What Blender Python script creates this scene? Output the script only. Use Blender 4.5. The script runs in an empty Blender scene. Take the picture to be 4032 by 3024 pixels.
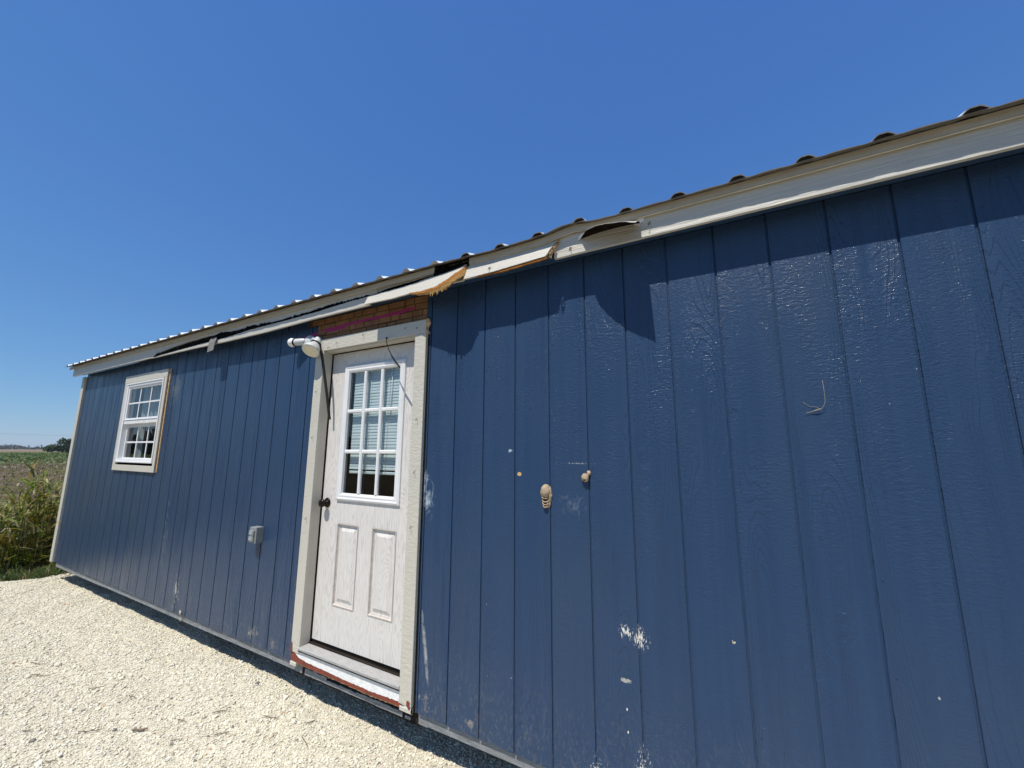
import bpy, math, random
import numpy as np
from mathutils import Vector, Matrix, noise as mnoise

random.seed(7)
rng = np.random.default_rng(7)
scene = bpy.context.scene
C = scene.collection

# ------------------------------------------------------------------ camera, sky, sun, exposure
cam_data = bpy.data.cameras.new('camera')
cam_data.sensor_fit = 'HORIZONTAL'
cam_data.sensor_width = 36.0
cam_data.lens = 14.056
cam_data.clip_start = 0.05
cam_data.clip_end = 6000
cam = bpy.data.objects.new('camera', cam_data)
C.objects.link(cam)
r_ = Vector((0.87493736, 0.48421681, 0.00432282))
u_ = Vector((0.07549287, -0.14521608, 0.98651564))
w_ = Vector((-0.47831521, 0.86281305, 0.16360989))
M = Matrix((r_, u_, -w_)).transposed().to_4x4()
M.translation = Vector((1.64597, -1.90658, 1.42937))
cam.matrix_world = M
scene.camera = cam

SUN = Vector((-0.07, -1.0, 1.9)).normalized()        # towards the sun
elev = math.asin(SUN.z)
azim = math.atan2(SUN.x, SUN.y)
world = bpy.data.worlds.new('World')
scene.world = world
world.use_nodes = True
wn = world.node_tree.nodes
bg = wn.get('Background') or wn.new('ShaderNodeBackground')
sky = wn.new('ShaderNodeTexSky')
sky.sky_type = 'NISHITA'
sky.sun_disc = False
sky.sun_elevation = elev
sky.sun_rotation = azim
sky.altitude = 150
sky.air_density = 1.0
sky.dust_density = 0.0
sky.ozone_density = 8.0
SKY_STRENGTH = 0.12
# one tone curve for the whole sky: the phone renders clear sky bluer and the horizon less bright
wl = world.node_tree.links
sepc = wn.new('ShaderNodeSeparateColor'); comb = wn.new('ShaderNodeCombineColor')
wl.new(sky.outputs[0], sepc.inputs[0])
for i_, (g_, k_) in enumerate(((.81, .525), (.66, .635), (.385, .775))):
    a_ = wn.new('ShaderNodeMath'); a_.operation = 'MULTIPLY'; a_.inputs[1].default_value = SKY_STRENGTH
    b_ = wn.new('ShaderNodeMath'); b_.operation = 'POWER'; b_.inputs[1].default_value = g_
    c_ = wn.new('ShaderNodeMath'); c_.operation = 'MULTIPLY'; c_.inputs[1].default_value = k_ / SKY_STRENGTH
    wl.new(sepc.outputs[i_], a_.inputs[0]); wl.new(a_.outputs[0], b_.inputs[0]); wl.new(b_.outputs[0], c_.inputs[0]); wl.new(c_.outputs[0], comb.inputs[i_])
wl.new(comb.outputs[0], bg.inputs[0])
bg.inputs[1].default_value = SKY_STRENGTH

sl = bpy.data.lights.new('sun', 'SUN')
sl.energy = 5.0
sl.angle = math.radians(0.5)
sl.color = (1.0, 0.95, 0.86)
so = bpy.data.objects.new('sun', sl)
so.rotation_euler = SUN.to_track_quat('Z', 'Y').to_euler()
so.location = (0, -20, 40)
C.objects.link(so)

scene.view_settings.view_transform = 'Standard'
scene.view_settings.look = 'None'
scene.view_settings.exposure = 0.0
scene.view_settings.gamma = 1.0
scene.view_settings.use_curve_mapping = False
scene.render.engine = 'CYCLES'
scene.cycles.use_denoising = True
scene.cycles.max_bounces = 8
scene.cycles.transparent_max_bounces = 12

# ------------------------------------------------------------------ material helpers
class NT:
    def __init__(s, name):
        s.m = bpy.data.materials.new(name)
        s.m.use_nodes = True
        s.t = s.m.node_tree
        s.n = s.t.nodes
        s.b = s.n.get('Principled BSDF')
        s.out = s.n.get('Material Output')
    def node(s, typ, **kw):
        x = s.n.new(typ)
        for k, v in kw.items():
            setattr(x, k, v)
        return x
    def link(s, a, b):
        s.t.links.new(a, b)
    def pos(s):
        return s.node('ShaderNodeNewGeometry').outputs['Position']
    def scale(s, vec, sx, sy, sz, add=None):
        m = s.node('ShaderNodeMapping')
        m.inputs['Scale'].default_value = (sx, sy, sz)
        if add: m.inputs['Location'].default_value = add
        s.link(vec, m.inputs['Vector'])
        return m.outputs[0]
    def noise(s, vec, scale=5, detail=3, rough=.5, dist=0.0):
        n = s.node('ShaderNodeTexNoise')
        n.inputs['Scale'].default_value = scale
        n.inputs['Detail'].default_value = detail
        n.inputs['Roughness'].default_value = rough
        n.inputs['Distortion'].default_value = dist
        if vec is not None: s.link(vec, n.inputs['Vector'])
        return n.outputs['Fac']
    def math(s, op, a, b=None, c=None):
        m = s.node('ShaderNodeMath', operation=op)
        for i, v in enumerate((a, b, c)):
            if v is None: continue
            if isinstance(v, (int, float)): m.inputs[i].default_value = v
            else: s.link(v, m.inputs[i])
        return m.outputs[0]
    def ramp(s, fac, stops):
        r = s.node('ShaderNodeValToRGB')
        els = r.color_ramp.elements
        while len(els) < len(stops): els.new(0.5)
        for e, (p, c) in zip(els, stops):
            e.position = p
            e.color = (c, c, c, 1) if isinstance(c, (int, float)) else (*c, 1)
        s.link(fac, r.inputs[0])
        return r.outputs[0]
    def mix(s, fac, a, b):
        m = s.node('ShaderNodeMix', data_type='RGBA')
        for sock, v in ((m.inputs[0], fac), (m.inputs[6], a), (m.inputs[7], b)):
            if isinstance(v, (int, float)): sock.default_value = v
            elif isinstance(v, tuple): sock.default_value = (*v, 1)
            else: s.link(v, sock)
        return m.outputs[2]
    def bump(s, h, strength=.5, dist=.002, prev=None):
        b = s.node('ShaderNodeBump')
        b.inputs['Strength'].default_value = strength
        b.inputs['Distance'].default_value = dist
        s.link(h, b.inputs['Height'])
        if prev is not None: s.link(prev, b.inputs['Normal'])
        return b.outputs[0]
    def set(s, color=None, rough=None, normal=None, metal=None, spec=None):
        for k, v in (('Base Color', color), ('Roughness', rough), ('Metallic', metal), ('Specular IOR Level', spec)):
            if v is None: continue
            if isinstance(v, tuple): s.b.inputs[k].default_value = (*v, 1)
            elif isinstance(v, (int, float)): s.b.inputs[k].default_value = v
            else: s.link(v, s.b.inputs[k])
        if normal is not None: s.link(normal, s.b.inputs['Normal'])
        return s.m

def simple(name, col, rough=.6, var=.25, vscale=6, bump=.3, bscale=60, bdist=.002, stretch=(1, 1, 1), metal=0, spec=None):
    n = NT(name)
    p = n.scale(n.pos(), *stretch)
    f = n.noise(p, vscale, 4, .6)
    lo = tuple(c * (1 - var) for c in col); hi = tuple(min(1, c * (1 + var)) for c in col)
    colr = n.ramp(f, [(.3, lo), (.7, hi)])
    nb = n.bump(n.noise(p, bscale, 3, .6), bump, bdist)
    return n.set(colr, rough, nb, metal, spec)

# ---- painted siding: embossed wood grain under glossy blue paint
def siding_material():
    n = NT('blue_siding_paint')
    pos = n.pos()
    sep = n.node('ShaderNodeSeparateXYZ'); n.link(pos, sep.inputs[0])
    x, y, z = sep.outputs
    idx = n.math('FLOOR', n.math('DIVIDE', x, .2032))
    wn_ = n.node('ShaderNodeTexWhiteNoise', noise_dimensions='1D'); n.link(idx, wn_.inputs['W'])
    off = n.math('MULTIPLY', wn_.outputs['Value'], 37.0)
    cb = n.node('ShaderNodeCombineXYZ')
    n.link(x, cb.inputs[0]); n.link(off, cb.inputs[1]); n.link(z, cb.inputs[2])
    v = cb.outputs[0]
    # cathedral grain: contour lines of a stretched field
    f = n.noise(n.scale(v, 7, 1, .9), 1.0, 1.5, .45, .3)
    jit = n.math('MULTIPLY', n.noise(n.scale(v, 60, 1, 40), 1.0, 2, .6), .012)
    saw = n.math('FRACT', n.math('MULTIPLY', n.math('ADD', f, jit), 26))
    ringmask = n.ramp(n.noise(n.scale(v, 6, 1, 1.3, (3.1, 0, 7)), 1.0, 1, .5), [(.42, 0.0), (.54, 1.0)])
    grain = n.math('MULTIPLY', n.ramp(saw, [(.0, 1.0), (.16, 0.0), (1.0, .95)]), ringmask)
    # cross ripple
    rip = n.noise(n.scale(v, 40, 1, 105), 1.0, 2, .55, .6)
    ripmask = n.ramp(n.noise(n.scale(v, 9, 1, 2.2, (9, 0, 2)), 1.0, 1, .5), [(.40, .12), (.60, 1.0)])
    ripple = n.math('MULTIPLY', n.ramp(rip, [(.35, 0.0), (.65, 1.0)]), ripmask)
    fine = n.noise(v, 150, 2, .6)
    stip = n.noise(n.scale(v, 1, 1, 1.6), 95, 3, .7)
    b1 = n.bump(grain, .62, .0028)
    b2 = n.bump(ripple, .42, .0020, b1)
    b3 = n.bump(stip, .80, .0024, b2)
    b4 = n.bump(fine, .22, .001, b3)
    # colour: blue, slightly chalky and streaked
    streak = n.noise(n.scale(v, 28, 1, .55), 1.0, 3, .6)
    base = n.ramp(streak, [(.28, (.0225, .0510, .112)), (.72, (.0265, .0580, .125))])
    chalk = n.ramp(n.noise(n.scale(v, 2.2, 1, .8), 1.0, 3, .6), [(.42, 0.0), (.75, .40)])
    base = n.mix(chalk, base, (.044, .072, .120))
    # left part painted darker for sheen lost at grazing view, the lower edge dusty
    left_dim = n.node('ShaderNodeMapRange'); n.link(x, left_dim.inputs[0])
    left_dim.inputs[1].default_value = 0.2; left_dim.inputs[2].default_value = -4.5
    left_dim.inputs[3].default_value = 0.0; left_dim.inputs[4].default_value = 0.42
    base = n.mix(left_dim.outputs[0], base, (.022, .040, .066))
    low = n.node('ShaderNodeMapRange'); n.link(z, low.inputs[0])
    low.inputs[1].default_value = 0.42; low.inputs[2].default_value = 0.0
    low.inputs[3].default_value = 0.0; low.inputs[4].default_value = 0.26
    dustn = n.ramp(n.noise(n.scale(v, 70, 1, 34), 1.0, 3, .7), [(.50, 0.05), (.68, 1.0)])
    base = n.mix(n.math('MULTIPLY', low.outputs[0], dustn), base, (.27, .25, .21))
    # wear: chips, scuffs and scraped patches at their own places (x, z, rx, rz, threshold, tint)
    chips = n.noise(n.scale(v, 210, 1, 60), 1.0, 3, .7)
    soft = n.noise(n.scale(v, 30, 1, 22), 1.0, 4, .7, .8)
    def spot(x0, z0, rx, rz, src, lo, hi, col, tilt=0.0):
        global_dx = n.math('DIVIDE', n.math('ADD', n.math('SUBTRACT', x, x0), n.math('MULTIPLY', n.math('SUBTRACT', z, z0), tilt)), rx)
        dz = n.math('DIVIDE', n.math('SUBTRACT', z, z0), rz)
        d = n.math('SQRT', n.math('ADD', n.math('MULTIPLY', global_dx, global_dx), n.math('MULTIPLY', dz, dz)))
        m = n.math('SUBTRACT', 1.0, d)
        k = n.math('ADD', src, n.math('MULTIPLY', n.math('MINIMUM', n.math('MAXIMUM', m, -1.0), 1.0), .30))
        m2 = n.ramp(k, [(lo, 0.0), (hi, 1.0)])
        gate = n.math('GREATER_THAN', m, 0.0)
        return n.math('MULTIPLY', m2, gate), col
    W_ = (.74, .71, .64)
    spots = [
        spot(1.225, .632, .045, .07, chips, 0.69, 0.75, W_),
        spot(1.165, .650, .06, .055, chips, 0.73, 0.79, W_),
        spot(1.02, .03, .06, .12, chips, 0.70, 0.75, W_),
        spot(1.215, .07, .05, .20, chips, 0.70, 0.75, W_),
        spot(1.12, .05, .10, .10, chips, 0.75, 0.79, W_),
        spot(1.156, .344, .003, .006, chips, .48, .56, W_),
        spot(1.157, .258, .003, .006, chips, .48, .56, W_),
        spot(1.58, .694, .009, .009, chips, .62, .70, (.70, .60, .42)),
        spot(1.153, .454, .03, .010, soft, .50, .62, (.40, .40, .36)),
        spot(.020, 1.14, .060, .13, soft, .60, .86, (.36, .42, .48)),
        spot(.000, 1.25, .035, .09, soft, .60, .84, (.36, .42, .48)),
        spot(.040, .34, .014, .19, soft, .40, .80, (.36, .37, .36), .16),
        spot(.578, 1.427, .020, .014, soft, .54, .70, (.40, .46, .52)),
        spot(.636, 1.306, .012, .010, soft, .45, .52, (.62, .40, .16)),
        spot(.95, 1.367, .14, .007, chips, .72, .80, (.34, .37, .41)),
        spot(.93, 1.17, .10, .10, soft, .66, 1.0, (.13, .17, .23)),
        spot(-2.85, .16, .20, .34, soft, .77, .86, (.42, .40, .35)),
        spot(-3.2, .6, .10, .75, soft, .72, 1.08, (.18, .20, .21)),
        spot(-3.42, 2.03, .16, .20, soft, .55, .98, (.15, .165, .165)),
        spot(-1.62, .08, .14, .10, soft, .70, .98, (.40, .36, .28)),
        spot(-1.36, .05, .10, .09, soft, .72, 1.0, (.40, .36, .28)),
        spot(.05, .07, .09, .08, soft, .68, .98, (.46, .40, .30)),
        spot(.35, .05, .10, .06, soft, .72, 1.0, (.40, .36, .28)),
    ]
    for m_, c_ in spots:
        base = n.mix(m_, base, c_)
    # tiny paint nicks everywhere
    nick = n.ramp(n.noise(n.scale(v, 60, 1, 42, (5, 5, 1)), 1.0, 1, .5), [(.835, 0.0), (.85, 1.0)])
    base = n.mix(n.math('MULTIPLY', nick, .75), base, (.55, .55, .50))
    # nail heads: one column per second groove, 305 mm apart
    nu = n.math('SUBTRACT', n.math('MODULO', n.math('ADD', x, 40.64), .4064), .022)
    nw = n.math('SUBTRACT', n.math('MODULO', n.math('ADD', n.math('ADD', z, 3.05), n.math('MULTIPLY', wn_.outputs['Value'], .11)), .305), .15)
    nd = n.math('SQRT', n.math('ADD', n.math('MULTIPLY', nu, nu), n.math('MULTIPLY', nw, nw)))
    nm = n.math('LESS_THAN', nd, .0027)
    base = n.mix(n.math('MULTIPLY', nm, .8), base, (.012, .020, .034))
    rough = n.ramp(n.noise(n.scale(v, 4, 1, 2), 1.0, 3, .6), [(.3, .30), (.7, .42)])
    n.b.inputs['Coat Weight'].default_value = .26
    n.b.inputs['Coat Roughness'].default_value = .12
    n.link(b4, n.b.inputs['Coat Normal'])
    return n.set(base, rough, b4, spec=.16)

def painted_trim(name, col, gx, gz, rough=.5, bump=.55, var=.10, dirt=.25):
    """brush-grained engineered trim; gx, gz = how stretched the grain is along x and z"""
    n = NT(name)
    p = n.pos()
    g = n.noise(n.scale(p, gx, 40, gz), 1.0, 3, .55, .6)
    s2 = n.noise(p, 120, 2, .6)
    b = n.bump(n.ramp(g, [(.35, 0.0), (.65, 1.0)]), bump, .002)
    b = n.bump(s2, .3, .001, b)
    d = n.ramp(n.noise(n.scale(p, 3, 3, 3), 1.0, 5, .7), [(.5, 0.0), (.8, dirt)])
    lo = tuple(c * (1 - var) for c in col)
    c = n.mix(g, lo, col)
    c = n.mix(d, c, tuple(k * .55 for k in col))
    return n.set(c, rough, b)

def door_material():
    n = NT('white_woodgrain_door')
    p = n.pos()
    f = n.noise(n.scale(p, 5.5, 3, 1.0), 1.0, 2, .5, .2)
    rings = n.math('MULTIPLY_ADD', n.math('SINE', n.math('MULTIPLY', f, 260)), .5, .5)
    fib = n.noise(n.scale(p, 210, 30, 9), 1.0, 3, .6)
    k = n.math('MULTIPLY', n.ramp(rings, [(.35, .25), (.8, 1.0)]), n.ramp(fib, [(.40, 0.0), (.66, 1.0)]))
    blot = n.noise(n.scale(p, 6, 3, 3), 1.0, 4, .6)
    c = n.mix(n.math('MULTIPLY', k, .55), (.70, .672, .63), (.30, .27, .245))
    c = n.mix(n.ramp(blot, [(.5, 0.0), (.8, .28)]), c, (.60, .55, .50))
    return n.set(c, .48, n.bump(k, .35, -.0012))

def wood_material(name, lo, hi, gx=4, gz=60, rough=.8):
    n = NT(name)
    p = n.pos()
    g = n.noise(n.scale(p, gx, 30, gz), 1.0, 4, .65, .8)
    c = n.ramp(g, [(.3, lo), (.7, hi)])
    return n.set(c, rough, n.bump(g, .7, .004), spec=.05)

def attr_material(name, rough=.8, trans=0.0, var=.25, bump=.4, bscale=200, bdist=.002):
    n = NT(name)
    a = n.node('ShaderNodeAttribute', attribute_name='Col')
    f = n.noise(n.pos(), bscale * .5, 3, .6)
    c = n.mix(n.math('MULTIPLY', f, var * 2), a.outputs['Color'], (.02, .02, .015))
    nb = n.bump(n.noise(n.pos(), bscale, 2, .6), bump, bdist)
    n.set(c, rough, nb, spec=.3)
    if trans:
        tb = n.node('ShaderNodeBsdfTranslucent')
        n.link(c, tb.inputs[0])
        mx = n.node('ShaderNodeMixShader'); mx.inputs[0].default_value = trans
        n.link(n.b.outputs[0], mx.inputs[1]); n.link(tb.outputs[0], mx.inputs[2])
        n.link(mx.outputs[0], n.out.inputs[0])
    return n.m

def glass_material():
    n = NT('window_glass')
    ge = n.node('ShaderNodeNewGeometry')
    vd = n.node('ShaderNodeVectorMath', operation='DOT_PRODUCT')
    n.link(ge.outputs['Normal'], vd.inputs[0]); n.link(ge.outputs['Incoming'], vd.inputs[1])
    om = n.math('SUBTRACT', 1.0, n.math('ABSOLUTE', vd.outputs['Value']))
    k = n.math('MULTIPLY_ADD', n.math('POWER', om, 4.5), .92, .075)     # two panes, both faces
    gl = n.node('ShaderNodeBsdfGlossy'); gl.inputs['Roughness'].default_value = .004
    tr = n.node('ShaderNodeBsdfTransparent'); tr.inputs[0].default_value = (.80, .86, .86, 1)
    mx = n.node('ShaderNodeMixShader')
    n.link(n.math('MINIMUM', k, 1.0), mx.inputs[0]); n.link(tr.outputs[0], mx.inputs[1]); n.link(gl.outputs[0], mx.inputs[2])
    n.link(mx.outputs[0], n.out.inputs[0])
    return n.m

def gravel_material():
    n = NT('crushed_limestone')
    p = n.pos()
    big = n.noise(p, 1.6, 4, .6)
    mid = n.noise(p, 28, 3, .65)
    vor = n.node('ShaderNodeTexVoronoi'); vor.inputs['Scale'].default_value = 75
    n.link(p, vor.inputs['Vector'])
    c = n.ramp(mid, [(.30, (.46, .41, .31)), (.5, (.68, .63, .49)), (.72, (.78, .73, .58))])
    c = n.mix(n.ramp(big, [(.4, 0.0), (.75, .35)]), c, (.50, .42, .33))
    b = n.bump(n.noise(p, 70, 4, .7), .9, .010)
    b = n.bump(vor.outputs['Distance'], .7, .008, b)
    return n.set(c, .95, b, spec=.2)

def ground_material():
    n = NT('field_soil')
    p = n.pos()
    sep = n.node('ShaderNodeSeparateXYZ'); n.link(p, sep.inputs[0])
    d = n.math('MULTIPLY', sep.outputs[0], -1.0)
    wob = n.math('MULTIPLY', n.math('SUBTRACT', n.noise(p, .06, 3, .6), .5), 50)
    dd = n.math('ADD', d, wob)
    near = n.noise(n.scale(p, 1, .35, 1), 1.6, 5, .7)
    soil = n.ramp(near, [(.32, (.045, .030, .020)), (.48, (.115, .080, .050)), (.60, (.105, .105, .040)), (.76, (.25, .19, .12))])
    gn = n.noise(n.scale(p, .03, .25, 1), 1.0, 4, .7)
    grass = n.ramp(gn, [(.3, (.055, .085, .022)), (.7, (.120, .155, .040))])
    far = n.ramp(n.noise(n.scale(p, .01, .06, 1), 1.0, 4, .7), [(.3, (.17, .12, .08)), (.7, (.27, .20, .14))])
    m1 = n.node('ShaderNodeMapRange'); n.link(dd, m1.inputs[0]); m1.inputs[1].default_value = 62; m1.inputs[2].default_value = 82
    m2 = n.node('ShaderNodeMapRange'); n.link(dd, m2.inputs[0]); m2.inputs[1].default_value = 260; m2.inputs[2].default_value = 330
    c = n.mix(m1.outputs[0], soil, grass)
    c = n.mix(m2.outputs[0], c, far)
    return n.set(c, 1.0, n.bump(near, 1.0, .15), spec=.1)

MAT = {}
MAT['siding'] = siding_material()
MAT['greige'] = painted_trim('cream_trim_paint', (.57, .54, .46), 26, 60, .5, .55, .10, .2)
MAT['fascia'] = painted_trim('cream_fascia_paint', (.58, .55, .48), 5, 85, .48, .6, .10, .25)
MAT['jamb'] = simple('jamb_paint', (.52, .475, .40), .45, .06, 5, .15, 80, .001)
MAT['door'] = door_material()
MAT['vinyl'] = simple('white_vinyl', (.74, .74, .735), .38, .04, 8, .08, 60, .001)
MAT['vinyl_old'] = simple('chalky_white_vinyl', (.70, .69, .67), .6, .10, 14, .2, 90, .001)
MAT['glass'] = glass_material()
MAT['dark'] = simple('black_gap_rubber', (.012, .011, .010), .9, .3, 30, .3, 90, spec=.05)
MAT['interior'] = simple('dim_interior_board', (.16, .13, .10), .9, .3, 3, .3, 20)
MAT['slat'] = simple('blind_slat_white', (.66, .70, .71), .45, .05, 10, .05, 40)
MAT['bronze'] = simple('oil_rubbed_bronze', (.020, .015, .012), .28, .3, 20, .1, 60, .001, metal=.7)
MAT['alu'] = simple('dusty_aluminium', (.36, .355, .345), .55, .18, 20, .25, 120, .001, (1, 6, 6))
MAT['rim'] = simple('weathered_grey_rim', (.215, .225, .235), .75, .30, 16, .6, 70, .004, (1, 1, 4))
MAT['skid'] = wood_material('dark_damp_timber', (.010, .008, .007), (.035, .029, .024), 2, 40)
MAT['brownwood'] = wood_material('torn_brown_fibre', (.045, .018, .007), (.19, .080, .028), 18, 70, .95)
MAT['orange'] = wood_material('raw_orange_fibre', (.20, .072, .018), (.44, .20, .055), 9, 55, .95)
MAT['orangetan'] = wood_material('raw_ochre_fibre', (.30, .16, .05), (.48, .31, .13), 9, 55, .95)
MAT['tan'] = wood_material('torn_tan_fibre', (.38, .24, .11), (.66, .50, .32), 40, 60, .95)
MAT['felt'] = simple('torn_black_felt', (.005, .0045, .004), .95, .5, 40, .9, 70, .012, spec=.05)
MAT['flapwood'] = wood_material('dark_peeled_fibre', (.004, .003, .002), (.018, .011, .007), 30, 40, .95)
MAT['doorgroove'] = simple('dirty_shaded_groove', (.50, .45, .40), .6, .15, 40, .2, 100, .001)  # groove dirt, with the crease's shade painted into the same beige
MAT['felt_grey'] = simple('granule_roofing_grey', (.20, .20, .195), .95, .5, 160, .9, 220, .006)
MAT['drip'] = simple('tan_drip_metal', (.56, .50, .40), .5, .12, 9, .2, 200, .001, (1, 1, 3))
MAT['roof'] = simple('white_roof_metal', (.78, .79, .80), .35, .08, 6, .1, 20, .001, (1, .3, 1))
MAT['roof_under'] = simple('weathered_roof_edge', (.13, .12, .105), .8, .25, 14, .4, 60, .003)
MAT['sill_white'] = simple('fresh_white_paint', (.80, .80, .79), .5, .10, 40, .6, 70, .004)
MAT['sill_red'] = simple('brick_red_paint', (.20, .040, .022), .55, .25, 22, .6, 50, .004)
MAT['pink'] = simple('magenta_spray_paint', (.34, .005, .115), .6, .2, 30, .3, 60)
MAT['brick'] = simple('embossed_brown_sheet', (.25, .125, .050), .9, .35, 10, .8, 120, .004)
MAT['mortar'] = simple('dark_brown_sheet', (.075, .034, .015), .9, .3, 12, .7, 100, .003)
MAT['lampwhite'] = simple('chipped_white_enamel', (.56, .58, .57), .45, .10, 45, .35, 60, .002)
MAT['bulb'] = simple('frosted_bulb', (.86, .86, .87), .25, .02, 5, .02, 30)
MAT['lens'] = simple('yellowed_lamp_lens', (.70, .64, .47), .30, .12, 40, .3, 120, .002)
MAT['boxgrey'] = simple('grey_outlet_metal', (.235, .25, .245), .5, .10, 20, .15, 80, .001)
MAT['mud'] = simple('dried_mud', (.40, .30, .20), .95, .30, 45, .9, 110, .005)
MAT['mudhole'] = simple('mud_cell_hollow', (.07, .045, .028), .95, .3, 45, .6, 110, .003)
MAT['strip'] = simple('fuzzy_black_weatherstrip', (.010, .010, .010), .95, .4, 60, .9, 160, .006)
MAT['twig'] = simple('dry_twig', (.17, .12, .085), .9, .3, 30, .5, 120)
MAT['straw'] = simple('pale_straw', (.36, .315, .22), .8, .25, 40, .4, 120)
MAT['gravel'] = gravel_material()
MAT['stone'] = attr_material('limestone_chips', .95, 0, .10, .6, 160, .003)
MAT['ground'] = ground_material()
MAT['leaf'] = attr_material('weed_leaves', .5, .38, .08, .1, 60)
MAT['crown'] = attr_material('shrub_foliage', .8, .12, .1, .1, 20)
MAT['bark'] = simple('grey_bark', (.09, .075, .06), .95, .3, 8, .8, 30, .02)
MAT['wire'] = simple('power_wire', (.05, .05, .055), .6, .1, 5, 0, 5)
MAT['curtain'] = simple('pale_curtain_cloth', (.42, .44, .45), .9, .25, 9, .2, 120, .001, (6, 1, .3))
MAT['white_chip'] = simple('bare_white_chip', (.80, .79, .76), .7, .08, 60, .5, 100, .003)
MAT['nail'] = simple('rusty_nail', (.045, .035, .028), .6, .3, 90, .3, 200)

# ------------------------------------------------------------------ mesh helpers
class MB:
    def __init__(s):
        s.v = []; s.f = []; s.sm = []
    def add(s, vs, fs, smooth=False):
        o = len(s.v)
        s.v += [tuple(v) for v in vs]
        s.f += [tuple(i + o for i in f) for f in fs]
        s.sm += [smooth] * len(fs)
        return s
    def box(s, x0, x1, y0, y1, z0, z1, bev=0.0):
        if bev > 0:
            b = min(bev, (x1 - x0) * .45, (y1 - y0) * .45, (z1 - z0) * .45)
            # front face (y0) chamfered
            vs = [(x0 + b, y0, z0 + b), (x1 - b, y0, z0 + b), (x1 - b, y0, z1 - b), (x0 + b, y0, z1 - b),
                  (x0, y0 + b, z0), (x1, y0 + b, z0), (x1, y0 + b, z1), (x0, y0 + b, z1),
                  (x0, y1, z0), (x1, y1, z0), (x1, y1, z1), (x0, y1, z1)]
            fs = [(0, 1, 2, 3), (0, 4, 5, 1), (1, 5, 6, 2), (2, 6, 7, 3), (3, 7, 4, 0),
                  (4, 8, 9, 5), (5, 9, 10, 6), (6, 10, 11, 7), (7, 11, 8, 4), (8, 11, 10, 9)]
            return s.add(vs, fs)
        vs = [(x0, y0, z0), (x1, y0, z0), (x1, y1, z0), (x0, y1, z0), (x0, y0, z1), (x1, y0, z1), (x1, y1, z1), (x0, y1, z1)]
        return s.add(vs, [(0, 1, 5, 4), (1, 2, 6, 5), (2, 3, 7, 6), (3, 0, 4, 7), (4, 5, 6, 7), (3, 2, 1, 0)])
    def tube(s, pts, r, n=8, cap=True, smooth=True):
        pts = [Vector(p) for p in pts]
        rs = r if isinstance(r, (list, tuple)) else [r] * len(pts)
        rings = []
        for i, p in enumerate(pts):
            d = (pts[min(i + 1, len(pts) - 1)] - pts[max(i - 1, 0)]).normalized()
            a = d.cross(Vector((0, 0, 1)))
            if a.length < .05: a = d.cross(Vector((1, 0, 0)))
            a.normalize(); b = d.cross(a)
            rings.append([p + (a * math.cos(t) + b * math.sin(t)) * rs[i] for t in [2 * math.pi * k / n for k in range(n)]])
        vs = [v for R_ in rings for v in R_]
        fs = []
        for i in range(len(pts) - 1):
            for k in range(n):
                fs.append((i * n + k, i * n + (k + 1) % n, (i + 1) * n + (k + 1) % n, (i + 1) * n + k))
        if cap:
            fs += [tuple(range(n))[::-1], tuple((len(pts) - 1) * n + k for k in range(n))]
        return s.add(vs, fs, smooth)
    def lathe(s, c, axis, prof, n=20, smooth=True):
        """prof: list of (distance along axis, radius)"""
        c = Vector(c); d = Vector(axis).normalized()
        a = d.cross(Vector((0, 0, 1)))
        if a.length < .05: a = d.cross(Vector((1, 0, 0)))
        a.normalize(); b = d.cross(a)
        vs = []; fs = []
        for h, r in prof:
            vs += [c + d * h + (a * math.cos(t) + b * math.sin(t)) * max(r, 1e-5) for t in [2 * math.pi * k / n for k in range(n)]]
        for i in range(len(prof) - 1):
            for k in range(n):
                fs.append((i * n + k, i * n + (k + 1) % n, (i + 1) * n + (k + 1) % n, (i + 1) * n + k))
        return s.add(vs, fs, smooth)
    def strip(s, A, B, th):
        """slab between polylines A and B (same length), thickness vectors th (a vector)"""
        n = len(A); th = Vector(th)
        A = [Vector(p) for p in A]; B = [Vector(p) for p in B]
        vs = A + B + [p + th for p in A] + [p + th for p in B]
        fs = []
        for i in range(n - 1):
            fs += [(i, n + i, n + i + 1, i + 1), (2 * n + i, 2 * n + i + 1, 3 * n + i + 1, 3 * n + i),
                   (i, i + 1, 2 * n + i + 1, 2 * n + i), (n + i, 3 * n + i, 3 * n + i + 1, n + i + 1)]
        fs += [(0, 2 * n, 3 * n, n), (n - 1, 2 * n - 1, 4 * n - 1, 3 * n - 1)]
        return s.add(vs, fs)
    def build(s, name, mat, parent=None, origin=None):
        if parent is not None:
            origin = parent['_o'] if '_o' in parent else origin
        o_ = Vector(origin) if origin is not None else Vector((0, 0, 0))
        me = bpy.data.meshes.new(name)
        me.from_pydata([tuple(Vector(v) - o_) for v in s.v], [], s.f)
        me.polygons.foreach_set('use_smooth', s.sm)
        if mat is not None: me.materials.append(mat)
        me.update()
        ob = bpy.data.objects.new(name, me)
        C.objects.link(ob)
        ORIG[ob.name] = o_
        if parent is not None: ob.parent = parent
        else: ob.location = o_
        return ob

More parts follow.
